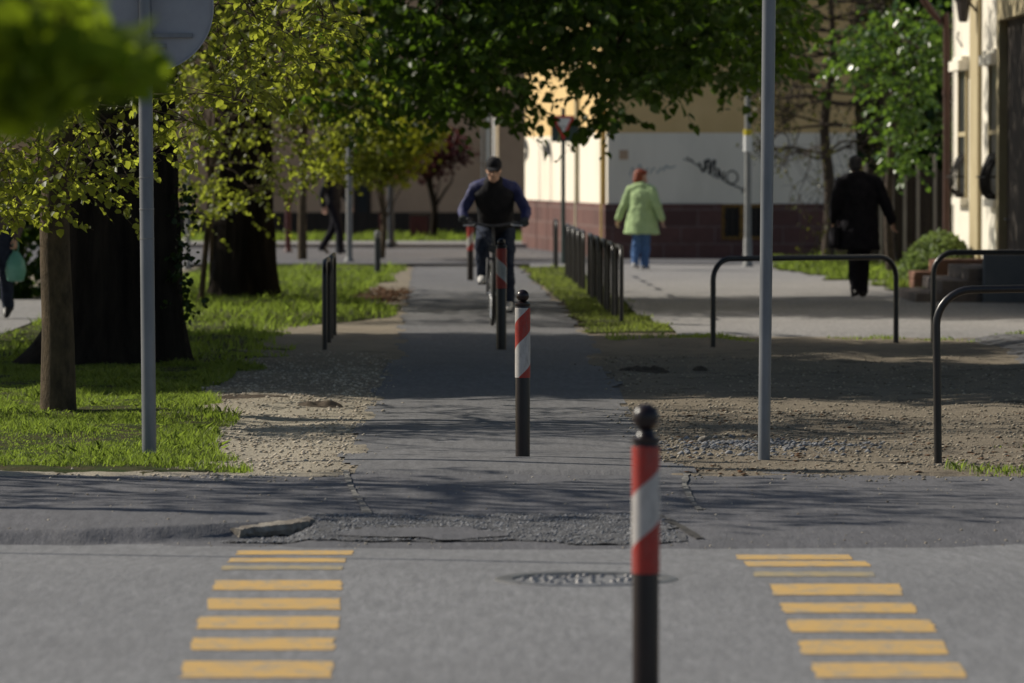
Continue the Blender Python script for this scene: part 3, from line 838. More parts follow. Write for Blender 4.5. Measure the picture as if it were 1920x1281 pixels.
# -- slender leaning tree behind the thick trunk, lime leaves blurred
LT = (-3.88, 66.4, 0.0)
lowB = lambda p: np.interp(p, [330, 400, 440, 480, 520, 560, 600, 660, 700], [400, 410, 440, 425, 390, 370, 335, 300, 235])
ex = hang(310, 325, 712, 120, lowB, 58.0, 64.0)
tree("leaning_tree", "thin leaning tree with yellow green foliage between the two thick trunks", LT, [(0, 0, -0.05), (0.08, 0, 0.8), (0.18, -0.5, 1.7), (0.3, -1.2, 2.6), (0.4, -2.0, 3.6)], [0.040, 0.036, 0.032, 0.028, 0.015], M['barksmooth'],
     [((-3.0, 61, 3.3), (1.6, 2.0, 0.7), 90, 12, 0.16, 0.075, 0.1)], M['limefar'], limbs=24, lr=0.02, extra=(ex, 11, 0.10, 0.060), droop=0.6, spray=0.42)

# -- blurred bough close to the camera (its tree stands left of the frame)
NTB = (-4.3, 11.2, 0.0)
cN = []
random.seed(23)
for px, py, s, k in [(30, 25, 34, 16), (95, 5, 26, 7), (140, 100, 32, 16), (50, 120, 42, 22), (185, 100, 20, 10), (228, 112, 10, 6), (15, 165, 20, 8), (100, 150, 22, 6), (-60, 80, 50, 20), (60, 65, 28, 10)]:
    for _ in range(k):
        p = W(min(px + random.gauss(0, s) - 8, 240), py + random.gauss(0, s * 0.7), random.uniform(9.8, 11.2)); cN.append(p[:])
tree("roadside_tree", "blurred leafy bough reaching in close to the camera at the upper left corner", NTB, [(0, 0, 0), (0, 0, 1.5), (0.1, 0, 2.6), (0.2, 0, 4)], [0.14, 0.12, 0.1, 0.05], M['barksmooth'],
     [((-4.3, 11.2, 4.4), (1.6, 1.4, 0.9), 70, 10, 0.15, 0.07, 0.2)], M['nearleaf'], limbs=18, lr=0.02, extra=(np.array(cN), 5, 0.035, 0.075), droop=0.5)

# -- trees left of the frame that shade the path
tree("street_tree", "broad street tree left of the frame that shades the middle of the path", (-11.4, 47.6, 0), [(0, 0, 0), (0, 0, 2), (0.2, 0, 4), (0.1, 0, 6.5)], [0.3, 0.24, 0.2, 0.1], M['bark'],
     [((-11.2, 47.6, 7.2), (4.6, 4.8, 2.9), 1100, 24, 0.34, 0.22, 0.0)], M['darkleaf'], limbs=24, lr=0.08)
tree("street_tree", "sparse street tree left of the frame that dapples the dark asphalt", (-8.6, 31.2, 0), [(0, 0, 0), (0, 0, 2), (0.1, 0, 4), (0.1, 0, 6)], [0.16, 0.14, 0.11, 0.05], M['bark'],
     [((-8.4, 30.6, 6.4), (3.6, 1.7, 1.7), 115, 16, 0.22, 0.11, 0.1)], M['darkleaf'], limbs=20, lr=0.05)

tree("street_tree", "round street tree left of the frame behind the broad one", (-9.6, 54.4, 0), [(0, 0, 0), (0, 0, 2), (0.2, 0, 4), (0.1, 0, 6.5)], [0.2, 0.17, 0.14, 0.07], M['bark'],
     [((-9.5, 53.8, 7.2), (3.6, 3.0, 2.3), 620, 24, 0.34, 0.20, 0.1)], M['darkleaf'], limbs=20, lr=0.06)
tree("street_tree", "added unseen tree right of the frame whose crown blocks sky over the bare ground", (8.4, 45.0, 0), [(0, 0, 0), (0, 0, 2), (-0.2, 0, 4), (-0.3, 0, 6.5)], [0.24, 0.2, 0.16, 0.08], M['bark'],  # tree added out of view to block sky light and deepen the shade
     [((6.4, 45.5, 7.0), (4.4, 6.0, 2.0), 700, 22, 0.36, 0.22, 0.0)], M['darkleaf'], limbs=20, lr=0.07)
tree("street_tree", "added unseen tree right of the frame blocking sky light nearer the road", (7.4, 33.0, 0), [(0, 0, 0), (0, 0, 2), (-0.2, 0, 4), (-0.3, 0, 6.5)], [0.2, 0.17, 0.14, 0.07], M['bark'],  # another unseen tree, added to keep sky light off the ground
     [((6.2, 34.0, 6.6), (3.6, 5.0, 1.6), 480, 22, 0.36, 0.22, 0.0)], M['darkleaf'], limbs=20, lr=0.07)
hg = thing("hedge", "dark clipped hedge behind the left walker at the frame's edge", "hedge", (-7.6, 68.5, 0))
C = np.stack([RNG.uniform(-3.0, 2.0, 5200), RNG.uniform(-.5, .5, 5200), RNG.uniform(0.02, 1.75, 5200)], 1)
leaf_mesh("foliage", C, 0.13, M['darkleaf'], hg)
b = MB()
for k in range(12):
    x = -2.8 + k * .42; b.tube([(x, 0, -.05), (x + random.gauss(0, .06), 0, .6), (x + random.gauss(0, .12), 0, 1.5)], [.03, .02, .008], 6, 2)
b.build("stems", M['twig'], hg)
tree("street_tree", "thin leafed street tree left of the frame that streaks the near path with shade", (-10.6, 37.6, 0), [(0, 0, 0), (0, 0, 2), (0.1, 0, 4), (0.1, 0, 6.6)], [0.15, 0.13, 0.10, 0.05], M['bark'],
     [((-7.9, 36.2, 6.6), (2.6, 2.8, 1.3), 46, 13, 0.2, 0.09, 0.1)], M['darkleaf'], limbs=30, lr=0.04)
tree("street_tree", "airy street tree left of the frame whose shade bands the far verge and path", (-11.8, 72.0, 0), [(0, 0, 0), (0, 0, 2), (0.1, 0, 4), (0.1, 0, 6.4)], [0.18, 0.15, 0.12, 0.06], M['bark'],
     [((-10.6, 71.6, 6.6), (3.8, 5.5, 1.7), 190, 16, 0.28, 0.15, 0.1), ((-8.6, 60.4, 5.4), (2.2, 1.3, 1.2), 60, 14, 0.22, 0.12, 0.1)], M['darkleaf'], limbs=26, lr=0.05)
# -- far plants
tree("bright_bush", "blurred bright yellow green bushy tree across the path beyond the lime leaves", (-2.35, 96.0, 0), [(0, 0, 0), (0.05, 0, 0.7), (0, 0, 1.5), (0.2, 0, 2.2)], [0.06, 0.05, 0.04, 0.02], M['barksmooth'],
     [((-2.55, 96, 1.95), (0.95, 0.9, 0.55), 190, 14, 0.14, 0.10, 0.0), ((-1.9, 96, 2.25), (0.6, 0.6, 0.28), 60, 14, 0.12, 0.10, 0.0)], M['brightleaf'], limbs=16, lr=0.02)
tree("plum_tree", "small dark red leaved plum tree before the tan house", (-1.72, 117, 0.1), [(0, 0, 0), (0.02, 0, 0.7), (-0.08, 0, 1.3), (-0.1, 0, 2.1)], [0.09, 0.075, 0.06, 0.03], M['bark'],
     [((-1.95, 117, 1.95), (0.72, 0.7, 0.5), 120, 12, 0.14, 0.09, 0.0), ((-1.35, 117, 2.15), (0.45, 0.5, 0.35), 45, 12, 0.13, 0.09, 0.0)], M['redleaf'], limbs=26, lr=0.035)
# glossy green tree by the right house
gx = hang(400, 1558, 1775, 40, lambda p: np.interp(p, [1555, 1575, 1600, 1620, 1650, 1690, 1720, 1745, 1775], [170, 245, 215, 290, 320, 300, 330, 300, 280]), 79, 82)
gx = gx[vnoise(gx[:, 0] * 2.6, gx[:, 2] * 2.6, 77) > 0.33]
tree("glossy_tree", "glossy green leafy tree beside the brown downpipe of the right house", (5.75, 80.8, 0), [(0, 0, 0), (-0.05, 0, 1.0), (0.0, 0, 2.2), (0.05, 0, 3.6)], [0.08, 0.07, 0.055, 0.03], M['twig'],
     [((6.0, 80.8, 3.6), (0.7, 0.9, 0.6), 40, 12, 0.16, 0.10, 0.0)], M['glossleaf'], limbs=24, lr=0.022, extra=(gx, 10, 0.11, 0.092), droop=0.8, spray=0.38)
# dark evergreen mass behind
tree("evergreen_tree", "dark tree mass behind the glossy tree at the upper right", (7.8, 103.5, 0), [(0, 0, 0), (0, 0, 2), (0, 0, 5), (0, 0, 7)], [0.25, 0.2, 0.15, 0.06], M['bark'],
     [((7.6, 103, 4.2), (2.2, 2.2, 4.0), 620, 18, 0.3, 0.22, 0.0)], M['darkleaf'], limbs=20, lr=0.06)
# bare brown twiggy tree in front of the ochre wall
bt = thing("bare_tree", "bare brown twiggy tree with few leaves in front of the ochre wall", "tree", (5.35, 90.5, 0))
b = MB(); b.tube([(0, 0, 0), (0.05, 0, 1.2), (-0.05, 0.1, 2.4), (0.1, 0.1, 3.6), (0.0, 0.0, 5.0)], [0.12, 0.10, 0.08, 0.06, 0.03], 10, 3); b.build("trunk", M['twig'], bt)
b = MB(); tips = []
def twig(p, d, L, r, depth):
    q = p + d * L
    m = p.lerp(q, 0.5) + Vector((random.gauss(0, .05), random.gauss(0, .05), random.gauss(0, .05))) * L * 2
    b.tube([p, m, q], [r, r * 0.8, r * 0.55], 5, 2)
    if depth == 0:
        tips.append(q[:]); return
    for _ in range(random.choice((3, 4))):
        e = (d + Vector((random.gauss(0, .6), random.gauss(0, .5), random.gauss(-0.1, .5)))).normalized()
        twig(p.lerp(q, random.uniform(0.5, 1.0)), e, L * random.uniform(0.5, 0.8), r * 0.55, depth - 1)
for z in (1.9, 2.4, 2.8, 3.0, 3.2, 3.4, 3.6, 3.8, 4.0, 4.2, 4.5, 4.8):
    for s in (-1, 1, -1, 1):
        twig(Vector((0, 0, z)), Vector((s * random.uniform(0.5, 1.0), random.gauss(0, .4), random.uniform(-0.15, 0.4))).normalized(), 0.75, 0.028, 3)
b.build("branches", M['twig'], bt)
leaf_mesh("leaves", clusters_to_leaves(np.array(tips)[::2], 2, 0.05), 0.06, M['vineleaf'], bt)
# sparse climbing vine left of the man in black
vt = thing("vine", "sparse vine with small yellow leaves hanging left of the man in black", "plant", (5.0, 86.0, 0.05))
b = MB(); C = []
for k in range(16):
    x = random.uniform(-0.45, 0.55); pts = [(x, random.gauss(0, .1), 0)]
    for j in range(1, 8):
        pts.append((x + random.gauss(0, 0.07) * j * 0.6, random.gauss(0, .1), j * random.uniform(0.26, 0.34)))
    b.tube(pts, [0.008 - 0.0007 * j for j in range(8)], 5, 2)
    C += pts[1:]
b.build("stems", M['twig'], vt)
leaf_mesh("leaves", clusters_to_leaves(np.array(C), 2, 0.07), 0.05, M['vineleaf'], vt)
# spiky low shrub by the steps
sh = thing("low_shrub", "low spiky green shrub growing beside the terracotta steps", "shrub", (5.92, 74.3, 0.05))
n = 5200
a = RNG.uniform(0, 6.28, n); rr = np.sqrt(RNG.random(n)); px_ = rr * np.cos(a) * 0.52; py_ = rr * np.sin(a) * 0.9
zz = np.clip(0.72 - 0.42 * rr ** 2 + 0.12 * px_, 0.15, 1) * RNG.uniform(0.15, 1.0, n)
leaf_mesh("foliage", np.stack([px_, py_, zz], 1), 0.07, M['shrub'], sh, droop=-0.9)
b = MB()
for k in range(40):
    a0 = random.uniform(0, 6.28); q = random.random()
    b.tube([(0.1 * math.cos(a0), 0.1 * math.sin(a0), -0.05), (0.3 * q * math.cos(a0), 0.5 * q * math.sin(a0), 0.3), (0.45 * q * math.cos(a0), 0.8 * q * math.sin(a0), 0.6)], [0.01, 0.007, 0.004], 5, 2)
b.build("stems", M['twig'], sh)

# ------------------------------------------------------------------ buildings
M['cream'] = mat("cream_plaster", (0.87, 0.79, 0.66), (0.73, 0.66, 0.54), 1.1, 0.9, 0.15, bump=0.25, bscale=40, stretch=(1, 1, .35), lo=.45, hi=.8)
M['ochre'] = mat("ochre_plaster", (0.76, 0.54, 0.26), (0.66, 0.46, 0.21), 1.2, 0.9, 0.15, bump=0.25, bscale=40)
M['plinth'] = brick_mat("red_stone_plinth", (0.155, 0.078, 0.066), (0.10, 0.052, 0.047), (0.19, 0.14, 0.125), 1.0, 0.62, 0.31, 0.012, wall=True)
M['tan'] = mat("tan_plaster", (0.56, 0.385, 0.255), (0.48, 0.33, 0.22), 1.0, 0.9)
M['pipe_y'] = mat("yellow_pipe", (0.42, 0.29, 0.085), (0.33, 0.23, 0.08), 3, 0.5)
M['pipe_c'] = mat("cream_pipe", (0.47, 0.43, 0.28), (0.38, 0.35, 0.24), 3, 0.5)
M['pipe_b'] = mat("brown_pipe", (0.075, 0.036, 0.028), (0.05, 0.026, 0.02), 3, 0.4)
M['glass'] = mat("dark_glass", (0.02, 0.022, 0.025), (0.03, 0.032, 0.035), 3, 0.3, 0.2)
M['tile'] = mat("roof_tiles", (0.22, 0.09, 0.055), (0.15, 0.065, 0.045), 6, 0.9)
M['wallw'] = mat("pale_wall", (0.80, 0.75, 0.65), (0.72, 0.67, 0.57), 1.6, 0.9, 0.15, bump=0.3, bscale=30)
M['pil'] = mat("yellowed_plaster", (0.46, 0.39, 0.24), (0.40, 0.33, 0.20), 2, 0.9)
M['terra'] = mat("terracotta_block", (0.36, 0.19, 0.125), (0.27, 0.14, 0.10), 8, 0.9, bump=0.4)
M['step'] = mat("step_stone", (0.175, 0.145, 0.132), (0.12, 0.10, 0.095), 10, 0.9, bump=0.4)
M['bluegrey'] = mat("bluegrey_render", (0.115, 0.13, 0.16), (0.095, 0.11, 0.14), 4, 0.9)
M['wood'] = mat("weathered_wood", (0.05, 0.038, 0.03), (0.032, 0.025, 0.02), 5, 0.9, stretch=(4, 4, 0.4))
M['batten'] = mat("pale_batten", (0.33, 0.29, 0.24), (0.24, 0.21, 0.17), 6, 0.9, stretch=(4, 4, 0.4))
M['spray'] = mat("black_spray_paint", (0.03, 0.03, 0.032), (0.06, 0.06, 0.06), 20, 0.7)
M['spraypale'] = mat("faded_spray_paint", (0.30, 0.34, 0.33), (0.44, 0.44, 0.41), 7, 0.8)
M['framewood'] = mat("ochre_wood", (0.36, 0.20, 0.05), (0.28, 0.16, 0.045), 8, 0.7)
M['grille'] = mat("rough_black_iron", (0.018, 0.017, 0.017), (0.03, 0.027, 0.025), 30, 0.75, 0.15)
M['bin'] = mat("maroon_paint", (0.075, 0.018, 0.02), (0.055, 0.015, 0.017), 6, 0.5)

# corner house: local x along the shaded street front, local y along the sunlit side
CB = (1.73, 96.0, 0.0)
ca = math.atan2(1.46, 14.0)
house = thing("corner_house", "cream and ochre corner house with dark red stone base and graffiti", "house", CB, ca)
UL, VL, HP, HC, HT = 4.5, 14.0, 1.03, 2.31, 9.0
b = MB(); b.box(0, UL, 0, VL, HC, HT); b.build("wall", M['ochre'], house, smooth=False)
b = MB(); b.box(-0.012, UL + 0.012, -0.012, VL + 0.012, HP, HC); b.build("cream_band", M['cream'], house, smooth=False)
b = MB()
b.box(-0.07, 2.05, -0.07, VL + 0.05, -0.05, HP + 0.003); b.box(2.86, UL + 0.05, -0.07, VL + 0.05, -0.05, HP + 0.003)
b.box(2.05, 2.86, -0.07, 0.5, -0.05, 0.38); b.box(2.05, 2.86, 0.14, 0.6, 0.38, HP + 0.003)
b.build("plinth", M['plinth'], house, smooth=False)
b = MB(); b.box(-0.05, UL + 0.05, -0.05, VL + 0.05, 4.9, 5.08); b.box(-0.25, UL + 0.25, -0.25, VL + 0.25, HT, HT + 0.25); b.build("cornice", M['cream'], house, smooth=False)
b = MB(); b.add([(-0.5, -0.5, HT + .25), (UL + .5, -0.5, HT + .25), (UL + .5, VL + .5, HT + .25), (-0.5, VL + .5, HT + .25), (UL / 2, 3, HT + 2.6), (UL / 2, VL - 3, HT + 2.6)],
                [(0, 1, 4), (1, 2, 5, 4), (2, 3, 5), (3, 0, 4, 5), (3, 2, 1, 0)]); b.build("roof", M['tile'], house, smooth=False)
# basement window with grille
w = MB(); w.box(2.06, 2.85, 0.10, 0.13, 0.39, HP - 0.005); w = w.build("basement_window", M['glass'], house, smooth=False)
b = MB(); b.box(2.06, 2.12, 0.03, 0.10, 0.39, 1.02); b.box(2.79, 2.85, 0.03, 0.10, 0.39, 1.02); b.box(2.12, 2.79, 0.03, 0.10, 0.39, 0.44); b.box(2.12, 2.79, 0.03, 0.10, 0.97, 1.02); b.box(2.40, 2.47, -0.02, 0.10, 0.44, 0.97)
b.build("frame", M['framewood'], w, smooth=False)
b = MB()
for k in range(7):
    x = 2.15 + k * 0.105; b.tube([(x, -0.03, 0.40), (x, -0.03, 1.0)], 0.009, 6)
for z in (0.55, 0.8): b.tube([(2.08, -0.03, z), (2.83, -0.03, z)], 0.009, 6)
b.build("grille", M['black'], w)
# upper windows (above the boughs)
for x in (1.0, 3.2):
    w = MB(); w.box(x - 0.5, x + 0.5, -0.03, 0.01, 5.6, 7.3); w = w.build("window", M['glass'], house, smooth=False)
    b = MB(); b.box(x - 0.58, x - 0.5, -0.06, 0.0, 5.55, 7.35); b.box(x + 0.5, x + 0.58, -0.06, 0.0, 5.55, 7.35); b.box(x - 0.5, x + 0.5, -0.06, 0.0, 7.3, 7.38); b.box(x - 0.62, x + 0.62, -0.12, 0.0, 5.46, 5.55); b.box(x - .03, x + .03, -.06, -.03, 5.6, 7.3)
    b.build("frame", M['cream'], w, smooth=False)
# downpipes
b = MB(); b.tube([(-0.06, 0.30, 0.0), (-0.06, 0.30, 9.0)], 0.05, 12); b.build("downpipe", M['pipe_y'], house)
b = MB(); b.tube([(-0.05, 4.45, 0.0), (-0.05, 4.45, 9.0)], 0.045, 12); b.build("downpipe", M['pipe_c'], house)
b = MB(); b.box(0.20, 0.36, -0.02, -0.012, 1.83, 2.0); b.build("wall_plate", M['tan'], house, smooth=False)
def front(px, py):
    k = (px - 960) / F
    u = (96 * k - 1.73) / (0.9945 - 0.1036 * k); y = 96 + 0.1036 * u
    return Vector((u, -0.015, CAMH + (HOR - py) / F * y))
def side(px, py):
    k = (px - 960) / F
    v = (1.73 - 96 * k) / (0.9945 * k + 0.1036); y = 96 + 0.9945 * v
    return Vector((-0.015, v, CAMH + (HOR - py) / F * y))
def zoom5(x, y): return front(940 + x / 3.2, 130 + y / 3.2)
b = MB()
def stroke(pts, r): b.tube([zoom5(*p) for p in pts], [(r, 0.003)] * len(pts), 6, 3, up=(1, 0, 0))
def fstroke(pts, w, f=zoom5, nrm=(0, -1, 0)):
    P, _ = catmull([f(*p) for p in pts], [w] * len(pts), 4)
    vs = []; N = Vector(nrm)
    for i, p in enumerate(P):
        t = (P[min(i + 1, len(P) - 1)] - P[max(i - 1, 0)]).normalized(); s = t.cross(N).normalized() * w * (0.8 + .4 * random.random())
        vs += [p + s, p - s]
    b.add(vs, [(2 * i, 2 * i + 1, 2 * i + 3, 2 * i + 2) for i in range(len(P) - 1)])
fstroke([(1092, 538), (1120, 548), (1150, 545)], 0.010); fstroke([(1110, 525), (1150, 560), (1185, 582)], 0.012)
fstroke([(1185, 560), (1200, 600), (1215, 612), (1222, 560), (1215, 548)], 0.022)
fstroke([(1222, 612), (1232, 555), (1246, 545), (1250, 600), (1244, 628)], 0.020); fstroke([(1215, 590), (1258, 588)], 0.016)
fstroke([(1255, 628), (1262, 572), (1280, 545), (1276, 600), (1284, 640)], 0.020)
fstroke([(1278, 600), (1300, 600), (1298, 640)], 0.016)
fstroke([(1306, 655), (1302, 600), (1332, 668), (1334, 612)], 0.018)
fstroke([(1350, 650), (1358, 622), (1385, 610), (1412, 628), (1416, 660), (1395, 684), (1365, 682), (1350, 650)], 0.014)
fstroke([(1340, 672), (1380, 692), (1420, 708), (1456, 728)], 0.014); fstroke([(1440, 742), (1458, 728), (1450, 712)], 0.014)
fstroke([(1235, 620), (1270, 640), (1300, 655)], 0.010)
b.build("graffiti", M['spray'], house, smooth=False)
b = MB()
for k in range(7):
    x = 770 + k * 40
    fstroke([(x, 640 - k * 8 + random.gauss(0, 8)), (x + 18, 590 + random.gauss(0, 12)), (x + 34, 625 - k * 6 + random.gauss(0, 8))], 0.014)
b.build("faded_graffiti", M['spraypale'], house, smooth=False)
b = MB()
sN = (-1, 0, 0)
for grp in ([[(985, 268), (992, 282), (986, 296)], [(991, 270), (990, 296)]], [[(1018, 270), (1024, 284), (1021, 296)], [(1026, 268), (1033, 282), (1036, 300)], [(1020, 284), (1034, 282)]]):
    b = MB()
    for pts in grp: fstroke(pts, 0.10, side, sN)
    b.build("graffiti", M['spray'], house, smooth=False)

# tan house across the far street
th = thing("tan_house", "tan plastered house in shade at the far end of the path", "house", (0, 124.5, 0.1))
b = MB(); b.box(-15, 0.62, 0, 9, -0.2, 8.5); b.build("wall", M['tan'], th, smooth=False)
b = MB(); b.add([(-15.5, -0.6, 8.5), (1.1, -0.6, 8.5), (1.1, 9.6, 8.5), (-15.5, 9.6, 8.5), (-12, 4.5, 11), (-2, 4.5, 11)], [(0, 1, 5, 4), (1, 2, 5), (2, 3, 4, 5), (3, 0, 4), (3, 2, 1, 0)]); b.build("roof", M['tile'], th, smooth=False)
for x0, x1, z0, z1 in [(-3.62, -3.36, 0.1, 1.5), (-6.6, -5.7, 0.9, 2.2), (-9.6, -8.7, 0.9, 2.2)]:
    b = MB(); b.box(x0, x1, -0.03, 0.02, z0, z1); wd = b.build("door" if z0 < 0.5 else "window", M['glass'], th, smooth=False)
    b = MB(); b.box(x0 - .07, x0, -.05, .0, z0, z1); b.box(x1, x1 + .07, -.05, .0, z0, z1); b.box(x0 - .07, x1 + .07, -.05, .0, z1, z1 + .07); b.build("frame", M['wood'], wd, smooth=False)
b = MB(); b.box(-0.62, -0.50, -0.09, 0, 0, 8.0); b.box(-0.72, -0.68, -0.04, 0, 0, 8.0); b.build("pilaster", M['cream'], th, smooth=False)
b = MB(); b.box(-15.02, 0.65, -0.04, 0, -0.2, 0.55); b.build("plinth", M['wood'], th, smooth=False)

# right house with sunlit wall
RH = (6.40, 77.5, 0.0)
rh = thing("pale_house", "pale house on the right with iron window baskets and brown downpipe", "house", RH, 0.0148)
b = MB(); b.box(0, 8, -24, 0, -0.1, 9); b.build("wall", M['wallw'], rh, smooth=False)
b = MB(); b.box(-0.06, 0, -4.1, -3.0, -0.1, 8.9); b.build("pilaster", M['pil'], rh, smooth=False)
b = MB(); b.box(-0.035, 0, -2.98, 0.0, -0.1, 0.42); b.box(-0.035, 0, -24, -4.12, -0.1, 0.42); b.build("plinth", M['pil'], rh, smooth=False)
b = MB(); b.tube([(-0.10, -0.12, 0.0), (-0.10, -0.12, 3.62), (-0.18, -0.10, 3.78), (-0.42, 0.0, 4.1), (-0.5, 0.0, 4.6)], 0.055, 12, 2)
b.tube([(-0.10, -0.12, 2.72), (-0.10, -0.12, 2.80)], 0.065, 12); b.build("downpipe", M['pipe_b'], rh)
b = MB(); b.box(-0.55, 8.4, -24.5, 0.4, 9, 9.2); b.build("eaves", M['wood'], rh, smooth=False)
b = MB(); b.add([(-0.6, -24.6, 9.2), (8.5, -24.6, 9.2), (8.5, .5, 9.2), (-.6, .5, 9.2), (4, -20, 12), (4, -4, 12)], [(0, 1, 4), (1, 2, 5, 4), (2, 3, 5), (3, 0, 4, 5), (3, 2, 1, 0)]); b.build("roof", M['tile'], rh, smooth=False)
for y0, y1, z0, z1 in [(-2.2, -1.2, 1.25, 3.05), (-6.6, -5.4, 1.25, 3.05)]:
    b = MB(); b.box(-0.012, 0.0, y0, y1, z0, z1); wd = b.build("window", M['glass'], rh, smooth=False)
    b = MB(); b.box(-.045, 0, y0 - .09, y0, z0, z1); b.box(-.045, 0, y1, y1 + .09, z0, z1); b.box(-.04, 0, y0, y1, (z0 + z1) / 2 - .03, (z0 + z1) / 2 + .03); b.build("frame", M['pil'], wd, smooth=False)
    b = MB(); b.box(-.16, 0, y0 - .2, y1 + .2, z1, z1 + .14); b.box(-.11, 0, y0 - .14, y1 + .14, z1 + .14, z1 + .2); b.build("hood", M['wallw'], wd, smooth=False)
    b = MB(); b.box(-.12, 0, y0 - .12, y1 + .12, z0 - .1, z0); b.build("sill", M['wallw'], wd, smooth=False)
    b = MB()
    k = 9
    for i in range(k):
        y = y0 + (y1 - y0) * i / (k - 1)
        e = 0.20 * (1 - 0.25 * abs(2 * i / (k - 1) - 1))
        b.tube([(-.02, y, z0 + .62), (-.06, y, z0 + .55), (-e, y, z0 + .32), (-e * .95, y, z0 + .12), (-.05, y, z0 + .0), (-.02, y, z0 - .02)], 0.016 if y0 < -4 else 0.009, 6, 3)
    for z, e in ((z0 + .55, .07), (z0 + .3, .2), (z0 + .06, .12)):
        b.tube([(-.01, y0, z), (-e, y0, z), (-e, y1, z), (-.01, y1, z)], 0.012, 6)
    b.build("grille", M['grille'], wd)
b = MB(); b.box(-0.03, 0.0, -11.6, -7.6, 0.0, 3.6); dr = b.build("entrance_door", M['wood'], rh, smooth=False)
b = MB(); b.box(-.14, 0, -7.6, -7.3, 0, 3.9); b.box(-.14, 0, -11.9, -11.6, 0, 3.9); b.box(-.16, 0, -11.6, -7.6, 3.6, 3.9); b.build("surround", M['pil'], dr, smooth=False)
b = MB(); b.tube([(-.03, -7.95, 1.0), (-.09, -7.95, 1.0), (-.09, -8.08, 1.0)], .012, 6); b.build("handle", M['iron'], dr)
b = MB(); b.tube([(0, -3.9, 3.75), (-.15, -3.9, 3.95), (-.22, -3.9, 4.02)], .018, 8, 2); lt = b.build("wall_lantern", M['black'], rh)
b = MB(); b.rings([(-.24, -3.9, 3.68, .05, .05), (-.24, -3.9, 3.72, .07, .07), (-.24, -3.9, 3.95, .10, .10), (-.24, -3.9, 4.0, .13, .13), (-.24, -3.9, 4.10, .03, .03)], 6); b.build("lantern_head", M['black'], lt, smooth=False)
b = MB(); b.tube([(-.02, -1.0, 3.62), (-.05, -1.15, 3.52), (-.02, -1.5, 3.40)], .012, 6); b.build("cable_hook", M['black'], rh)

# steps and stepped planter wall in front of the right house
st = thing("entrance_steps", "low stone entrance steps with grey side block at the right edge", "steps", (4.87, 64.3, 0.0))
for i, (x0, z1, y1) in enumerate([(0.0, 0.16, 3.2), (0.32, 0.31, 3.2), (0.64, 0.46, 3.2)]):
    b = MB(); b.box(x0, 2.1, 0.03 * i, y1 - 0.05 * i, 0.0 if i == 0 else [0.16, 0.31][i - 1], z1); b.build("step", M['step'], st, smooth=False, bevel=0.012)
b = MB(); b.box(0.88, 2.1, -0.02, 0.40, 0.463, 0.63); b.build("side_block", M['bluegrey'], st, smooth=False, bevel=0.012)
b = MB(); b.box(0.80, 2.1, -0.30, -0.03, 0.0, 0.63); b.build("side_wall", M['bluegrey'], st, smooth=False, bevel=0.012)
pw = thing("planter_wall", "terracotta stepped planter wall between the shrub and the stone steps", "wall", (5.22, 69.2, 0.05))
for i, (x0, x1, z0, z1) in enumerate([(0.0, 1.2, 0, 0.16), (0.0, 0.30, 0.163, 0.27), (0.27, 1.2, 0.163, 0.43)]):
    b = MB(); b.box(x0, x1, 0.02 * i, 1.0 + .02 * i, z0, z1); b.build("block", M['terra'], pw, smooth=False, bevel=0.015)

# board fence behind the man in black
fe = thing("board_fence", "dark board fence with pale upright battens beside the right house", "fence", (5.55, 85.2, 0.0))
b = MB()
for k in range(13): b.box(k * 0.115 - 0.1, k * 0.115 + 0.008, 0.0 + 0.004 * (k % 2), 0.03, 0.08, 1.62 + 0.02 * (k % 3))
b.build("boards", M['wood'], fe, smooth=False)
for x, h in [(0.10, 1.75), (0.34, 1.72), (0.52, 1.7), (0.72, 1.7), (0.93, 1.72), (1.20, 1.9)]:
    b = MB(); b.box(x - .026, x + .026, -0.05, -0.003, 0, h); b.build("batten", M['batten'], fe, smooth=False, bevel=0.006)

# ------------------------------------------------------------------ poles and signs
def pole(mb, top, r0, r1, n=20): mb.tube([(0, 0, -0.05), (top[0] * .5, 0, top[2] * .5), top], [r0, (r0 + r1) / 2, r1], n)
p = G(280, 857)
sg = thing("road_sign", "round road sign seen from its grey back on a steel pole", "sign", p)
b = MB(); pole(b, (-0.025, 0, 3.0), 0.0415, 0.0395); po = b.build("pole", M['galv'], sg)
for z in (1.25, 1.42, 1.6):
    b = MB(); b.lathe([(0.0425, z), (0.0432, z + .004), (0.0425, z + .008)], 20, (-0.025 * z / 3.0, 0, 0)); b.build("band", M['iron'], po)
sz = CAMH + (HOR - 14) / F * p.y
b = MB()
prof = [(0.0, 0.0), (0.355, 0.0), (0.366, 0.004), (0.371, 0.012), (0.371, 0.026), (0.364, 0.026), (0.362, 0.010), (0.0, 0.008)]
vs, fs = [], []
nn = 64
for r, y in prof:
    for j in range(nn):
        a = 2 * math.pi * j / nn; vs.append((r * math.cos(a), -y, r * math.sin(a)))
for i in range(len(prof) - 1):
    for j in range(nn): fs.append((i * nn + j, i * nn + (j + 1) % nn, (i + 1) * nn + (j + 1) % nn, (i + 1) * nn + j))
b.add(vs, fs); b.xform(Matrix.Translation((0.0, 0.085, sz))); pl = b.build("sign_plate", M['signback'], sg)
b = MB(); b.box(0.045, 0.10, 0.064, 0.074, sz - 0.235, sz - 0.208); lb = b.build("sticker", M['iron'], pl, smooth=False)
b = MB(); b.box(0.050, 0.095, 0.061, 0.0635, sz - 0.231, sz - 0.212); b.build("sticker_face", M['galv'], lb, smooth=False)
for z in (-0.16, 0.16):
    b = MB(); b.box(-0.25, 0.25, 0.055, 0.077, sz + z - .013, sz + z + .013); b.lathe([(0.046, sz + z - .016), (0.046, sz + z + .016)], 20, (-0.02, 0, 0)); b.build("bracket", M['galv'], sg, angle=30)

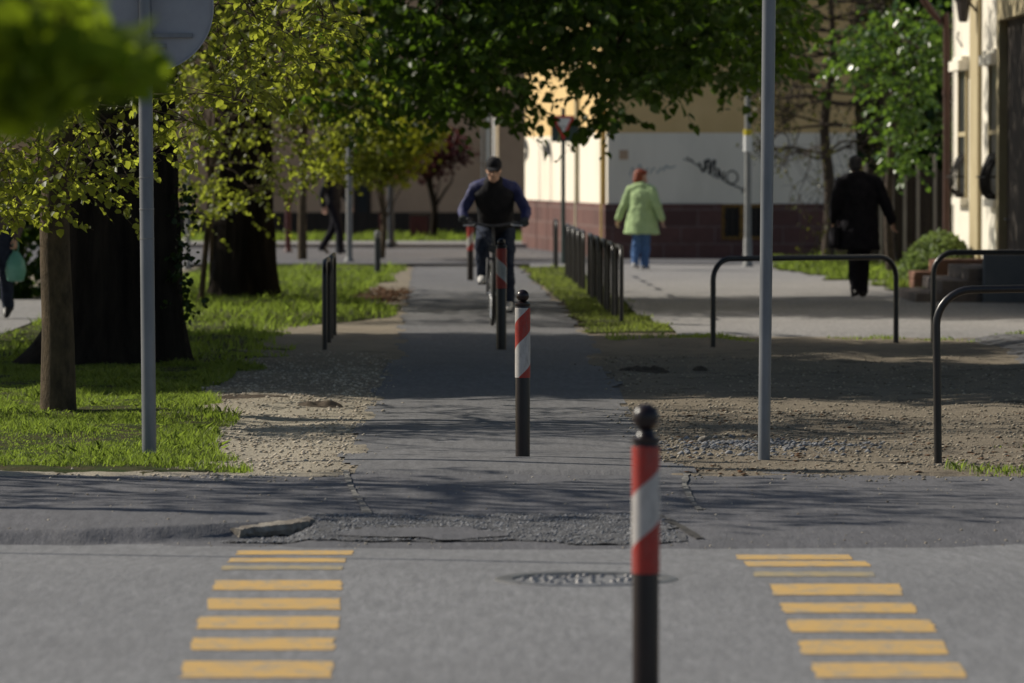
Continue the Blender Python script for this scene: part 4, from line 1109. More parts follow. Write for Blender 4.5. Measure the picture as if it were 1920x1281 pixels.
p = G(1432, 868)
tp = thing("steel_pole", "tall plain galvanised pole standing in the gravel right of the path", "pole", p)
b = MB(); b.tube([(0, 0, -0.1), (0.0135, 0, 1.3), (0.026, 0, 2.65), (0.05, 0, 5.2)], [0.034, 0.036, 0.0385, 0.0385], 24); b.build("shaft", M['galv'], tp)
b = MB(); b.lathe([(0.0395, 5.18), (0.0395, 5.21), (0.02, 5.23), (0.001, 5.232)], 24, (0.05, 0, 0)); b.build("cap", M['iron'], tp)

M['white'] = mat("sign_white", (0.72, 0.72, 0.70), (0.66, 0.66, 0.64), 6, 0.5)
M['red'] = mat("sign_red", (0.55, 0.035, 0.03), (0.48, 0.03, 0.026), 6, 0.5)
p = G(1056, 500)
gw = thing("give_way_sign", "give way triangle with red border on a dark board and pole", "sign", p)
b = MB(); b.tube([(0, 0.02, 0), (0, 0.02, 2.7)], 0.036, 12); b.build("pole", M['polegreen'], gw)
zc = lambda py: CAMH + (HOR - py) / F * p.y
b = MB(); b.box(-0.20, 0.27, -0.015, -0.005, zc(266), zc(222)); b.build("board", M['polegreen'], gw, smooth=False)
def tri(w, zt, zb, y0, y1, mt, name, par):
    q = MB(); q.prism([(-w, -zt), (w, -zt), (0.0, -zb)], y0, y1)
    q.v = [(x, z, -y) for x, y, z in q.v]
    return q.build(name, mt, par, smooth=False, bevel=0.004)
tr = tri(0.20, zc(217), zc(264), -0.045, -0.030, M['red'], "sign_plate", gw)
tri(0.135, zc(221.5), zc(252), -0.052, -0.0455, M['white'], "white_field", tr)
b = MB(); b.box(-0.05, 0.05, -0.056, -0.0525, zc(239), zc(237)); b.build("lettering", M['polegrey'], tr, smooth=False)

p = G(1402, 505)
lp = thing("lamp_post", "grey lamp post with yellow and white notice beside the graffiti wall", "lamp post", p)
b = MB(); b.tube([(0, 0, 0), (0, 0, 1.2), (0, 0, 5.4)], [0.062, 0.055, 0.045], 16); sh_ = b.build("shaft", M['polegrey'], lp)
b = MB(); b.lathe([(0.10, 0), (0.10, 0.05), (0.075, 0.08), (0.07, 0.5), (0.06, 0.52)], 16); b.build("base", M['polegrey'], lp)
zc2 = lambda py: CAMH + (HOR - py) / F * p.y
M['yellow'] = mat("notice_yellow", (0.62, 0.50, 0.03), (0.55, 0.44, 0.03), 6, 0.6)
b = MB(); b.lathe([(0.057, zc2(285)), (0.074, zc2(285)), (0.074, zc2(254)), (0.057, zc2(254))], 20); b.build("notice", M['white'], lp, angle=30)
b = MB(); b.lathe([(0.057, zc2(253.5)), (0.072, zc2(253.5)), (0.072, zc2(243)), (0.057, zc2(243))], 20); b.build("yellow_label", M['yellow'], lp, angle=30)
b = MB(); b.tube([(0, 0, 5.3), (0, -.1, 5.6), (0, -0.7, 5.7)], .03, 8, 3); b.ball((0, -0.9, 5.7), (.09, .25, .06)); b.build("lamp_head", M['polegrey'], lp)

def simple_pole(name, label, cat, px, pyb, ztop, r, m, foot=True, z=0.0):
    p = G(px, pyb, z); t = thing(name, label, cat, p)
    b = MB(); b.tube([(0, 0, -.05), (0, 0, ztop)], r, 14); b.build("shaft", m, t)
    b = MB(); b.lathe([(r * 1.9, 0), (r * 1.9, 0.04), (r * 1.3, 0.10), (r * 1.02, 0.13)], 14); b.build("foot", m, t)
    return t
simple_pole("lamp_post", "pale grey lamp post left of the path near the cross street", "lamp post", 655, 496, 5.0, 0.055, M['polegrey'])
simple_pole("street_pole", "dark street pole standing on the far grass before the tan house", "pole", 733, 461, 5.0, 0.07, M['poledark'], z=0.1)
simple_pole("street_pole", "slim blue grey pole beside the far walker", "pole", 632, 478, 2.2, 0.035, M['poledark'])
simple_pole("street_pole", "thin grey pole standing before the sunlit side of the corner house", "pole", 1008, 470, 3.2, 0.028, M['polegrey'])
simple_pole("street_pole", "white pole rising behind the cyclist's cap", "pole", 929, 462, 5.0, 0.055, M['white'], z=0.13)
simple_pole("street_pole", "short maroon post at the edge of the cross street", "post", 540, 478, 1.15, 0.055, M['bin'])
simple_pole("street_pole", "slim grey pole glimpsed beside the right edge of the thickest trunk", "pole", 352, 505, 2.0, 0.04, M['polegrey'])
p = G(395, 552)
tree("young_tree", "slender pale stem standing close to the left side of the second thick trunk", p, [(0, 0, -.05), (0.01, 0, .8), (-.03, 0, 1.6), (0.02, 0, 2.6)], [0.030, 0.026, 0.022, 0.012], M['barksmooth'],
     [((p.x, p.y, 2.7), (.6, .6, .4), 40, 10, 0.12, 0.06, 0.1)], M['limefar'], limbs=8, lr=0.012)
p = G(567, 492)
tree("young_tree", "young tree with pale trunk by the cross street left of the lamp post", p, [(0, 0, 0), (0.0, 0, 1.0), (0.03, 0, 2.0), (0, 0, 3.2)], [0.085, 0.075, 0.06, 0.03], M['barksmooth'],
     [((p.x - .3, p.y - .3, 3.0), (0.8, 0.8, 0.5), 90, 12, 0.15, 0.09, 0.1)], M['limefar'], limbs=16, lr=0.02)
for px, pb, w_, h_, lab in [(718, 452, 0.085, 0.60, "narrow maroon litter bin left of the plum tree"), (786, 450, 0.20, 0.52, "wide maroon planter box below the plum tree")]:
    p = G(px, pb, 0.11); t = thing("litter_bin" if w_ < .1 else "planter_box", lab, "bin" if w_ < .1 else "planter", p)
    b = MB(); b.box(-w_, w_, -w_, w_, 0.04, h_); b.build("body", M['bin'], t, smooth=False, bevel=0.01)
    b = MB(); b.box(-w_ - .015, w_ + .015, -w_ - .015, w_ + .015, h_ + .002, h_ + .04); b.build("rim", M['wood'], t, smooth=False, bevel=0.01)
    b = MB(); b.box(-w_ * .8, w_ * .8, -w_ * .8, w_ * .8, -.03, 0.038); b.build("foot", M['wood'], t, smooth=False)

for nm, lab, x, y, h, r in [("street_pole", "thin post left of the frame throwing a fine line of shadow on the road", -4.8, 24.85, 4.0, 0.03), ("street_pole", "stout post left of the frame throwing a dark band on the asphalt", -4.55, 27.0, 2.5, 0.075)]:
    t = thing(nm, lab, "pole", (x, y, 0))
    b = MB(); b.tube([(0, 0, -.05), (0, 0, h)], r, 14); b.build("shaft", M['galv'], t)
    b = MB(); b.lathe([(r * 1.1, h - .02), (r * 1.1, h + .01), (.001, h + .02)], 14); b.build("cap", M['iron'], t)
# ------------------------------------------------------------------ striped bollards
def sleeve_mat(name, first_red, bounds, k, R_, ztop):
    q = NT(name).set(0.42, 0.45)
    c = q.n("ShaderNodeTexCoord"); s = q.n("ShaderNodeSeparateXYZ"); q.l(c.outputs["Object"], s.inputs[0])
    th_ = q.math('ARCTAN2', s.outputs[0], q.math('MULTIPLY', s.outputs[1], -1.0))
    d = q.math('ADD', q.math('SUBTRACT', ztop, s.outputs[2]), q.math('MULTIPLY', th_, k * R_))
    n = q.noise(q.coords(), 60, 4)
    red = q.mix(q.ramp(n, 0.35, 0.7), (0.38, 0.025, 0.016), (0.29, 0.019, 0.013))
    wht = q.mix(q.ramp(q.noise(q.coords((1, 1, .3)), 25, 4), 0.45, 0.75), (0.47, 0.44, 0.415), (0.34, 0.32, 0.31))
    a, bb = (red, wht) if first_red else (wht, red)
    grime = q.math('MULTIPLY', q.ramp(q.noise(q.coords((1, 1, .25)), 38, 6, 0.75), 0.50, 0.72), 0.55)
    cur = a; flip = True
    for x in bounds:
        cur = q.mix(q.math('GREATER_THAN', d, x), cur, bb if flip else a); flip = not flip
    q.l(q.mix(grime, cur, (0.12, 0.10, 0.09)), q.b.inputs["Base Color"])
    return q.m
def bollard(label, p, H, r, sl_top, sl_bot, mt, ball):
    t = thing("bollard", label, "bollard", p, 0, "striped bollards standing along the cycle path")
    b = MB(); b.lathe([(r, -0.12), (r, sl_top + 0.004), (r * 0.96, sl_top + .010), (r * .5, sl_top + .011)], 32); b.build("post", M['brownblack'], t, angle=35)
    b = MB(); b.lathe([(r + .0005, sl_bot), (r + .0022, sl_bot + .001), (r + .0022, sl_top - .001), (r + .0005, sl_top)], 40); b.build("reflective_sleeve", mt, t, angle=30)
    hz = H - 2 * ball
    b = MB(); b.lathe([(r * 1.02, sl_top + .0105), (r * 1.08, sl_top + .016), (r * 1.05, sl_top + .026), (r * .72, sl_top + .033), (r * .60, max(sl_top + .036, hz + .004))], 32); b.build("collar", M['brownblack'], t, angle=50)
    b = MB(); b.ball((0, 0, H - ball), ball, 28, 18); b.build("ball_cap", M['brownblack'], t)
    return t
bollard("near blurred bollard with red white red sleeve standing at the frame's bottom edge", W(1209, 1294, 16.9) * Vector((1, 1, 0)).length if False else Vector((0.4245, 16.9, 0)), 0.908, 0.0425, 0.772, 0.369,
        sleeve_mat("sleeve_near", True, [0.112, 0.276], 0.85, 0.0425, 0.772), 0.0435)
pA = G(980, 862)
bollard("sharp bollard with mostly red sleeve standing in the middle of the path", Vector((pA.x, pA.y, 0.0)), 0.968, 0.0415, 0.864, 0.467,
        sleeve_mat("sleeve_middle", False, [0.036, 0.178, 0.372], 1.0, 0.0415, 0.864), 0.036)
pB = G(940, 657)
bollard("bollard right in front of the bicycle's wheel with red white red sleeve", Vector((pB.x, pB.y, 0.0)), 1.02, 0.047, 0.93, 0.565,
        sleeve_mat("sleeve_far", True, [0.122, 0.272], -0.85, 0.047, 0.93), 0.036)
pC = G(882, 527)
bollard("farthest bollard on the path behind the cyclist's left elbow", Vector((pC.x, pC.y, 0.0)), 0.93, 0.047, 0.80, 0.45,
        sleeve_mat("sleeve_farthest", True, [0.12, 0.26], 0.85, 0.047, 0.80), 0.036)

# ------------------------------------------------------------------ black steel hoops
def hoop_mesh(length, H, rc, r, name="steel_hoop"):
    """hoop along local +x from the first leg"""
    pts = [Vector((0, 0, -0.1)), Vector((0, 0, H - rc - r))]
    for k in range(1, 9):
        a = math.pi / 2 * k / 8; pts.append(Vector((rc - rc * math.cos(a), 0, H - r - rc + rc * math.sin(a))))
    pts.append(Vector((length - rc, 0, H - r)))
    for k in range(1, 9):
        a = math.pi / 2 * k / 8; pts.append(Vector((length - rc + rc * math.sin(a), 0, H - r - rc + rc * math.cos(a))))
    pts.append(Vector((length, 0, -0.1)))
    b = MB(); b.tube(pts, r, 16)
    return b.build(name, M['hoop'], None, angle=60)
def place(o, label, x, y, ang, group="black steel hoops along the verges", z=0.0):
    o.location = (x, y, z); o.rotation_euler = (0, 0, ang)
    return tag(o, label, "hoop", group)
p = G(1759, 872)
h0 = hoop_mesh(1.75, 1.0, 0.20, 0.0225); place(h0, "nearest black hoop with its left leg beside the gravel at the right", p.x, p.y, R(2))
h0.rotation_euler = (0, R(-0.9), R(2))
p = G(1337, 649); q = G(1680, 641)
h1 = hoop_mesh((q - p).length, 0.84, 0.20, 0.026); place(h1, "wide black hoop behind the bare ground in front of the man in black", p.x, p.y, math.atan2(q.y - p.y, q.x - p.x))
h2 = h1.copy(); col.objects.link(h2); place(h2, "wide black hoop at the right edge just behind the nearest hoop", 4.0, 50.6, R(2), z=0.05)
side_h = hoop_mesh(1.55, 0.83, 0.17, 0.024)
place(side_h, "nearer of the two black hoops seen edge on left of the path", -1.715, 48.8, math.atan2(1.55, -0.015))
c = side_h.copy(); col.objects.link(c); place(c, "farther of the two black hoops seen edge on left of the path", -1.742, 51.3, math.atan2(1.55, -0.02))
p = G(708, 520)
t = thing("post", "dark stout post with painted sunlit top at the far end of the left verge", "post", p)
b = MB(); b.tube([(0, 0, -.05), (0, 0, .60)], .047, 16); b.build("shaft", M['poledark'], t)
b = MB(); b.lathe([(.047, .60), (.049, .605), (.049, .66), (.043, .695), (.025, .71), (.001, .714)], 16); b.build("cap", M['polegrey'], t)  # paler colour on the top stands for sunlight falling there
row = [(57.0, "first and nearest hoop of the row on the right verge"), (59.6, "second hoop of the row on the right verge"), (62.2, "third hoop of the row on the right verge"),
       (64.8, "fourth hoop of the row on the right verge"), (67.4, "fifth hoop of the row just before its narrow gap"), (71.2, "sixth hoop of the row just after its narrow gap"), (73.8, "seventh hoop of the row beyond the narrow gap"),
       (76.4, "eighth hoop of the row beyond the narrow gap"), (79.0, "ninth hoop of the row at its far lit end"), (86.8, "last far hoop standing alone beside the give way pole")]
for i, (y, lab) in enumerate(row):
    c = side_h.copy(); col.objects.link(c)
    place(c, lab, 1.17 - 0.0148 * (y - 57), y, math.atan2(1.0, -0.0148), z=0.01)

# ------------------------------------------------------------------ manhole, kerb piece, stones
M['lid'] = mat("polished_iron", (0.34, 0.33, 0.32), (0.20, 0.19, 0.185), 20, 0.28, 0.6, 0.55)
mc = thing("manhole_cover", "round cast iron manhole cover with raised studs in the road", "manhole cover", (0.30, 21.42, 0.0))
b = MB(); b.lathe([(0.30, -0.02), (0.30, 0.006), (0.335, 0.009), (0.355, 0.009), (0.37, 0.004), (0.37, -0.02)], 56); b.build("frame_ring", M['iron'], mc, angle=30)
b = MB(); b.lathe([(0.001, -0.001), (0.292, -0.001), (0.292, -0.02)], 48)
for i in range(-5, 6):
    for j in range(-5, 6):
        x, y = i * 0.056 + (0.028 if j % 2 else 0), j * 0.052
        x += random.gauss(0, .006); y += random.gauss(0, .005)
        if x * x + y * y < 0.070 and random.random() < .75: b.ball((x, y, -0.003), (.017, .015, random.uniform(.008, .014)), 10, 6)
b.build("lid", M['lid'], mc, angle=30)
kb = MB(); nx, ny = 26, 8; vs = []; fs = []
for i in range(nx + 1):
    u = i / nx; w = 0.05 + 0.035 * math.sin(math.pi * u) + random.gauss(0, .003)
    for j in range(ny):
        a = 2 * math.pi * j / ny; e = 0.55
        cx_, cz_ = math.copysign(abs(math.cos(a)) ** e, math.cos(a)), math.copysign(abs(math.sin(a)) ** e, math.sin(a))
        vs.append(((u - .5) * .52 + random.gauss(0, .004), cx_ * w + 0.03 * math.sin(u * 7) + random.gauss(0, .004), cz_ * (0.022 + .018 * u * (1.6 - u)) + random.gauss(0, .003)))
for i in range(nx):
    for j in range(ny): fs.append((i * ny + j, i * ny + (j + 1) % ny, (i + 1) * ny + (j + 1) % ny, (i + 1) * ny + j))
fs += [tuple(range(ny - 1, -1, -1)), tuple(nx * ny + j for j in range(ny))]
kb.add(vs, fs)
o = kb.build("kerb_fragment", M['concrete'], smooth=False)
o.location = (-1.13, 25.13, -0.046); o.rotation_euler = (0, R(-2), R(48)); tag(o, "broken concrete kerb piece sticking out of the asphalt left of the rough patch", "kerb piece")
sb = MB(); sb.ball((0, 0, 0), (0.04, 0.035, 0.026), 12, 8); sb.v = [(x * random.uniform(.88, 1.1), y * random.uniform(.88, 1.1), z * random.uniform(.9, 1.1)) for x, y, z in sb.v]
o = sb.build("stone", M['concrete']); o.location = (G(1320, 829).x, G(1320, 829).y, 0.012); tag(o, "pale fist sized stone lying in the gravel beside the tall pole", "stone")
# clods of dark soil and a rut ridge
def clod(x, y, lx, ly, h, label):
    b = MB(); vs, fs = [], []
    nx, ny = 40, 14
    for j in range(ny + 1):
        for i in range(nx + 1):
            u, v = i / nx * 2 - 1, j / ny * 2 - 1
            e = max(0.0, 1 - u * u - v * v) ** 0.5
            vs.append((u * lx, v * ly, h * e * (0.3 + 1.2 * float(vnoise(np.array(u * lx * 14 + x * 9), np.array(v * ly * 14 + y), 12))) - 0.012))
    for j in range(ny):
        for i in range(nx):
            q = j * (nx + 1) + i; fs.append((q, q + 1, q + nx + 2, q + nx + 1))
    b.add(vs, fs); o = b.build("soil_clod", M['clod'], angle=80); o.location = (x, y, float(z_dirt(np.array([x]), np.array([y]))[0])); return tag(o, label, "soil")
M['clod'] = mat("dark_soil", (0.12, 0.095, 0.072), (0.06, 0.047, 0.037), 20, 0.95, 0.1, bump=0.8, bscale=60)
p = G(1205, 695); clod(p.x, p.y, 0.22, 0.3, 0.05, "dark soil clod lying in the shade right of the path")
p = G(1312, 693); clod(p.x, p.y, 0.07, 0.15, 0.03, "small dark clod right of the larger soil clod")
p = G(598, 768); clod(p.x, p.y, 0.17, 0.14, 0.04, "dark soil ridge across the gravel left of the path")
p = G(470, 752); clod(p.x, p.y, 0.30, 0.12, 0.03, "long low soil ridge at the edge of the near lawn")

# ------------------------------------------------------------------ people
M['skin'] = mat("skin", (0.56, 0.34, 0.24), (0.49, 0.28, 0.20), 10, 0.55, 0.3)
M['navyblack'] = mat("black_cloth", (0.012, 0.012, 0.015), (0.02, 0.019, 0.022), 14, 0.85, 0.2)
M['coat'] = mat("dark_coat_cloth", (0.010, 0.009, 0.014), (0.016, 0.015, 0.02), 14, 0.9, 0.15)
M['bluesleeve'] = mat("indigo_cloth", (0.034, 0.038, 0.125), (0.024, 0.027, 0.09), 12, 0.7, 0.3)
M['jeansdark'] = mat("dark_denim", (0.03, 0.038, 0.06), (0.02, 0.025, 0.042), 20, 0.9, 0.15)
M['jeans'] = mat("blue_denim", (0.085, 0.16, 0.33), (0.06, 0.115, 0.25), 20, 0.9, 0.15)
M['mint'] = mat("mint_cloth", (0.40, 0.52, 0.26), (0.33, 0.45, 0.22), 10, 0.85, 0.2)
M['hairred'] = mat("copper_hair", (0.28, 0.055, 0.012), (0.17, 0.032, 0.01), 60, 0.5, 0.4, stretch=(1, 1, .3))
M['hairgrey'] = mat("dark_grey_hair", (0.05, 0.05, 0.058), (0.03, 0.03, 0.035), 60, 0.6, 0.3, stretch=(1, 1, .3))
M['hairdark'] = mat("dark_hair", (0.02, 0.015, 0.012), (0.035, 0.025, 0.02), 60, 0.5, 0.4)
M['shoewhite'] = mat("light_shoe", (0.60, 0.58, 0.56), (0.42, 0.41, 0.40), 16, 0.6)
M['shoeblack'] = mat("black_shoe", (0.014, 0.013, 0.013), (0.022, 0.02, 0.02), 16, 0.4)
M['greyjacket'] = mat("brown_grey_cloth", (0.13, 0.10, 0.085), (0.10, 0.078, 0.068), 12, 0.9)
M['glove'] = mat("grey_glove", (0.055, 0.06, 0.065), (0.035, 0.038, 0.042), 16, 0.8)
M['greenbag'] = mat("pale_green_plastic", (0.16, 0.40, 0.30), (0.12, 0.32, 0.24), 9, 0.35, 0.4)

def head_geo(b, c, M3):
    """head facing -Y in its own frame, placed by matrix M3 at c"""
    h = MB()
    h.rings([(0, -.052, -.120, .018, .022), (0, -.046, -.108, .036, .042), (0, -.034, -.085, .052, .062), (0, -.016, -.045, .064, .080), (0, -.002, 0, .071, .092),
             (0, .004, .04, .074, .096), (0, .008, .075, .069, .090), (0, .012, .102, .052, .068), (0, .014, .120, .018, .026)], 24)
    h.tube([(0, -.084, .018), (0, -.100, -.012), (0, -.110, -.030)], [.009, .011, .014], 8, 2, True)
    h.tube([(-.014, -.092, -.034), (.014, -.092, -.034)], [.010, .010], 8, 1, True)
    h.tube([(-.045, -.072, .030), (0, -.090, .034), (.045, -.072, .030)], [.008, .010, .008], 8, 2, True)
    h.tube([(-.020, -.080, -.064), (0, -.088, -.066), (.020, -.080, -.064)], [.005, .008, .005], 8, 2, True)
    h.ball((0, -.066, -.102), (.022, .018, .016))
    for s in (-1, 1):
        h.ball((s * .075, .012, -.004), (.009, .022, .031), 10, 7)
        h.ball((s * .045, -.058, -.028), (.022, .022, .022), 10, 7)
    h.xform(Matrix.Translation(c) @ M3.to_4x4())
    b.add(h.v, h.f)

def hand_geo(b, wrist, d, side, s=1.0, curl=0.6, grow_=0.0):
    """hand at the wrist, fingers along d, thumb towards side"""
    d = Vector(d).normalized(); x = Vector(side); x = (x - d * x.dot(d)).normalized(); n = d.cross(x)
    Mx = Matrix((x, n, d)).transposed().to_4x4(); Mx = Matrix.Translation(wrist) @ Mx
    h = MB(); g = grow_
    h.tube([(0, 0, -.02), (0, 0, .03), (0, 0, .085)], [(.026 + g, .019 + g), (.038 + g, .016 + g), (.040 + g, .014 + g)], 12, 2, True, up=(1, 0, 0))
    for k, L in enumerate((.072, .080, .074, .058)):
        xx = .030 - .020 * k
        p0 = Vector((xx, 0, .080)); a = curl * 0.55
        p1 = p0 + Vector((0, math.sin(a), math.cos(a))) * L * .5; a2 = curl * 1.4
        p2 = p1 + Vector((0, math.sin(a2), math.cos(a2))) * L * .3; a3 = curl * 2.1
        p3 = p2 + Vector((0, math.sin(a3), math.cos(a3))) * L * .22
        h.tube([p0, p1, p2, p3], [.0092 + g, .0088 + g, .0082 + g, .007 + g], 8, 2, True)
    h.tube([(.030, .004, .018), (.052, .014, .045), (.054, .030, .072)], [.013 + g, .011 + g, .009 + g], 8, 2, True)
    h.v = [(p[0] * s, p[1] * s, p[2] * s) for p in h.v]
    h.xform(Mx); b.add(h.v, h.f)

def rotm(pitch=0, yaw=0, roll=0):
    return (Matrix.Rotation(yaw, 3, 'Z') @ Matrix.Rotation(roll, 3, 'Y') @ Matrix.Rotation(pitch, 3, 'X'))

def person(label, loc, rotz, J, mats, coat_hem=None, cat="person", hands='skin', hair_style='short', flare=0.0, name="person", group=None, wr=0.02, girth=1.0, collar=.045, hair_s=1.0):
    """J: joints. head, headrot, neck, chest, pelvis, shoulders/elbows/wrists (L,R), hips/knees/ankles/toes (L,R), handdir"""
    t = thing(name, label, cat, loc, rotz, group)
    V = lambda k: [Vector(p) for p in J[k]]
    sh, el, wr_, hp, kn, an, to = (V(k) for k in ('shoulders', 'elbows', 'wrists', 'hips', 'knees', 'ankles', 'toes'))
    neck, chest, pel, hd = (Vector(J[k]) for k in ('neck', 'chest', 'pelvis', 'head'))
    hm = rotm(*J.get('headrot', (0, 0, 0)))
    b = MB()
    head_geo(b, hd, hm)
    b.tube([chest.lerp(neck, .6), neck, hd + Vector((0, .012, -.05))], [.064, .056, .055], 14, 2, True)
    b.tube([pel + Vector((0, 0, -.08)), pel, pel.lerp(chest, .4), chest, chest.lerp(neck, .75)], [(.145, .10), (.16, .115), (.138, .10), (.165, .115), (.11, .085)], 18, 2, True, up=(1, 0, 0))
    for i in (0, 1):
        b.tube([sh[i].lerp(neck, .35), sh[i], sh[i].lerp(el[i], .5), el[i], el[i].lerp(wr_[i], .45), wr_[i]], [.06, .056, .047, .040, .036, .026], 12, 2, True)
        hand_geo(b, wr_[i], J['handdir'][i], J['thumb'][i], 1.0, J.get('curl', (.5, .5))[i])
        b.tube([hp[i], hp[i].lerp(kn[i], .4), kn[i], kn[i].lerp(an[i], .35), an[i]], [.088, .078, .056, .055, .038], 14, 2, True)
        b.tube([an[i], an[i].lerp(to[i], .75)], [.030, .018], 10, 1, True)
    b.build("body", mats['skin'], t, remesh=0.007, sm=4)
    # trousers
    b = MB()
    b.tube([pel + Vector((0, 0, -.10)), pel, pel.lerp(chest, .22)], [(.165, .125), (.175, .128), (.155, .118)], 20, 2, True, up=(1, 0, 0))
    for i in (0, 1):
        b.tube([hp[i] + Vector((0, 0, .02)), hp[i].lerp(kn[i], .45), kn[i], kn[i].lerp(an[i], .4), an[i] + (an[i] - kn[i]).normalized() * .02], [.108, .094, .077, .074, .066], 16, 2, True)
    b.build("trousers", mats['trousers'], t, remesh=0.012, sm=4, wrinkle=wr * 1.1, wscale=.09)
    # jacket or coat
    b = MB()
    if coat_hem is None:
        low = pel.lerp(chest, .02); st = [(low, (.168, .13)), (pel.lerp(chest, .35), (.168, .134)), (chest, (.192, .145)), (chest.lerp(neck, .55), (.175, .125)), (neck + Vector((0, .01, .0)), (.082, .078)), (neck + Vector((0, .008, .035)), (.074, .072))]
    else:
        hem = Vector((pel.x, pel.y, coat_hem))
        st = [(hem, (.200 + flare, .165 + flare * .7)), (hem.lerp(pel, .55), (.195 + flare * .7, .160 + flare * .5)), (pel.lerp(chest, .25), (.188 + flare * .35, .150 + flare * .2)), (chest, (.210, .152)), (chest.lerp(neck, .55), (.180, .128)), (neck, (.085, .080)), (neck + Vector((0, .01 - collar * .2, collar)), (.078, .076))]
    b.tube([s[0] for s in st], [(s[1][0] * (girth if k < len(st) - 2 else 1), s[1][1] * (girth if k < len(st) - 2 else 1)) for k, s in enumerate(st)], 24, 3, False, up=(1, 0, 0))
    sl = J.get('sleeve', 1.0)
    for i in (0, 1):
        b.tube([sh[i].lerp(chest, .25), sh[i], sh[i].lerp(el[i], .5), el[i], el[i].lerp(wr_[i], .5), wr_[i] + (el[i] - wr_[i]).normalized() * .015], [q * sl for q in (.088, .082, .073, .066, .060, .053)], 16, 2, True)
        b.tube([neck + Vector((0, .005, .015)), sh[i].lerp(neck, .5) + Vector((0, 0, .004)), sh[i] + Vector((0, 0, -.004))], [.086, .082, .080], 14, 2, True)
    b.build("coat" if coat_hem is not None and coat_hem < .8 else "jacket", mats['jacket'], t, remesh=0.012, sm=5, wrinkle=wr, wscale=.11)
    # shoes
    for i in (0, 1):
        b = MB(); f = (to[i] - an[i]); f.z = f.z * 1.0; L = f.length
        heel = an[i] - Vector((f.x, f.y, 0)).normalized() * .05 + Vector((0, 0, -.045))
        b.tube([heel, an[i] + Vector((0, 0, -.02)), an[i].lerp(to[i], .55), to[i]], [(.036, .040), (.048, .052), (.050, .036), (.034, .024)], 14, 3, True)
        b.build("shoe", mats['shoes'], t, remesh=0.008, sm=3)
    # hair
    if hair_style:
        b = MB()
        if hair_style == 'bob':
            b.rings([(0, .030, -.075, .070, .068), (0, .026, -.04, .082, .086), (0, .020, .0, .089, .094), (0, .016, .045, .091, .100), (0, .012, .085, .084, .100), (0, .012, .118, .062, .080), (0, .014, .136, .022, .03)], 24)
        else:
            b.rings([(0, .040, -.07, .052, .05), (0, .028, -.03, .074, .078), (0, .022, .01, .079, .086), (0, .016, .05, .080, .094), (0, .014, .088, .073, .090), (0, .014, .113, .052, .066), (0, .014, .128, .018, .026)], 24)
        b.v = [(x * hair_s, (y if y > -.03 or z > .05 else y * .3 + .0) * hair_s, z * hair_s) for x, y, z in b.v]
        b.xform(Matrix.Translation(hd) @ hm.to_4x4())
        b.build("hair", mats['hair'], t, remesh=0.008, sm=1, wrinkle=.030, wscale=.022)
    return t, hd, hm

# woman in the mint jacket, walking away to the right
p = G(1203, 506, .05)
wj = dict(sleeve=1.12, head=(0.03, -.05, 1.525), headrot=(R(8), R(-70), 0), neck=(0, 0, 1.385), chest=(0, 0.01, 1.20), pelvis=(0, 0, .93),
          shoulders=[(-.185, 0.01, 1.335), (.185, 0.01, 1.335)], elbows=[(-.30, .07, 1.08), (.31, .04, 1.06)], wrists=[(-.36, .00, .84), (.44, -.04, .85)],
          handdir=[(-.1, -.2, -1), (.25, -.2, -1)], thumb=[(.3, -1, 0), (-.3, -1, 0)], hips=[(-.075, 0, .88), (.075, 0, .88)],
          knees=[(-.065, -.03, .49), (.06, .06, .48)], ankles=[(-.06, .02, .09), (.06, .16, .12)], toes=[(-.075, -.13, .03), (.065, .02, .035)])
# local frame faces -Y: turn so that she walks away from the camera and to the right
person("woman with copper hair in mint green jacket and blue jeans walking away", p, R(180 - 22), wj,
       dict(skin=M['skin'], trousers=M['jeans'], jacket=M['mint'], shoes=M['shoewhite'], hair=M['hairred']), coat_hem=.60, flare=.10, hair_style='bob', wr=.04, girth=1.05, hair_s=1.15)[0].scale = (.955, .955, .955)

# man in black coat walking away
p = G(1602, 558, .05)
p.x += 0.05
mj = dict(sleeve=1.15, head=(0.03, -.07, 1.645), headrot=(R(10), R(-8), 0), neck=(0, 0, 1.50), chest=(0, 0.01, 1.30), pelvis=(0, 0, 1.0),
          shoulders=[(-.21, 0.01, 1.45), (.21, 0.01, 1.45)], elbows=[(-.33, .05, 1.18), (.30, .02, 1.17)], wrists=[(-.42, .02, .94), (.30, -.10, .96)],
          handdir=[(-.25, -.1, -1), (.05, -.3, -1)], thumb=[(.3, -1, 0), (-.3, -1, 0)], hips=[(-.085, 0, .95), (.085, 0, .95)],
          knees=[(-.075, -.05, .52), (.075, .04, .51)], ankles=[(-.05, .03, .09), (.055, .15, .10)], toes=[(-.055, -.14, .03), (.06, 0.0, .03)])
person("man in long black coat seen from behind by the house steps", p, R(180 + 4), mj,
       dict(skin=M['skin'], trousers=M['coat'], jacket=M['coat'], shoes=M['shoeblack'], hair=M['hairgrey']), coat_hem=.60, flare=.05, wr=.03, girth=1.12, collar=.075)
bg_ = thing("shoulder_bag", "black bag hanging at the left side of the man in black", "bag", (p.x - .29, p.y + .02, p.z + .62))
b = MB(); b.rings([(0, 0, 0, .07, .12), (0, 0, .03, .085, .16), (0, 0, .18, .08, .155), (0, 0, .26, .055, .13)], 18); b.build("pouch", M['coat'], bg_)
b = MB(); b.tube([(0, -.10, .24), (0.05, -.05, .42), (.15, .0, .80), (.17, .06, .83), (.12, .10, .60), (0, .10, .24)], .013, 8, 3); b.build("strap", M['coat'], bg_)

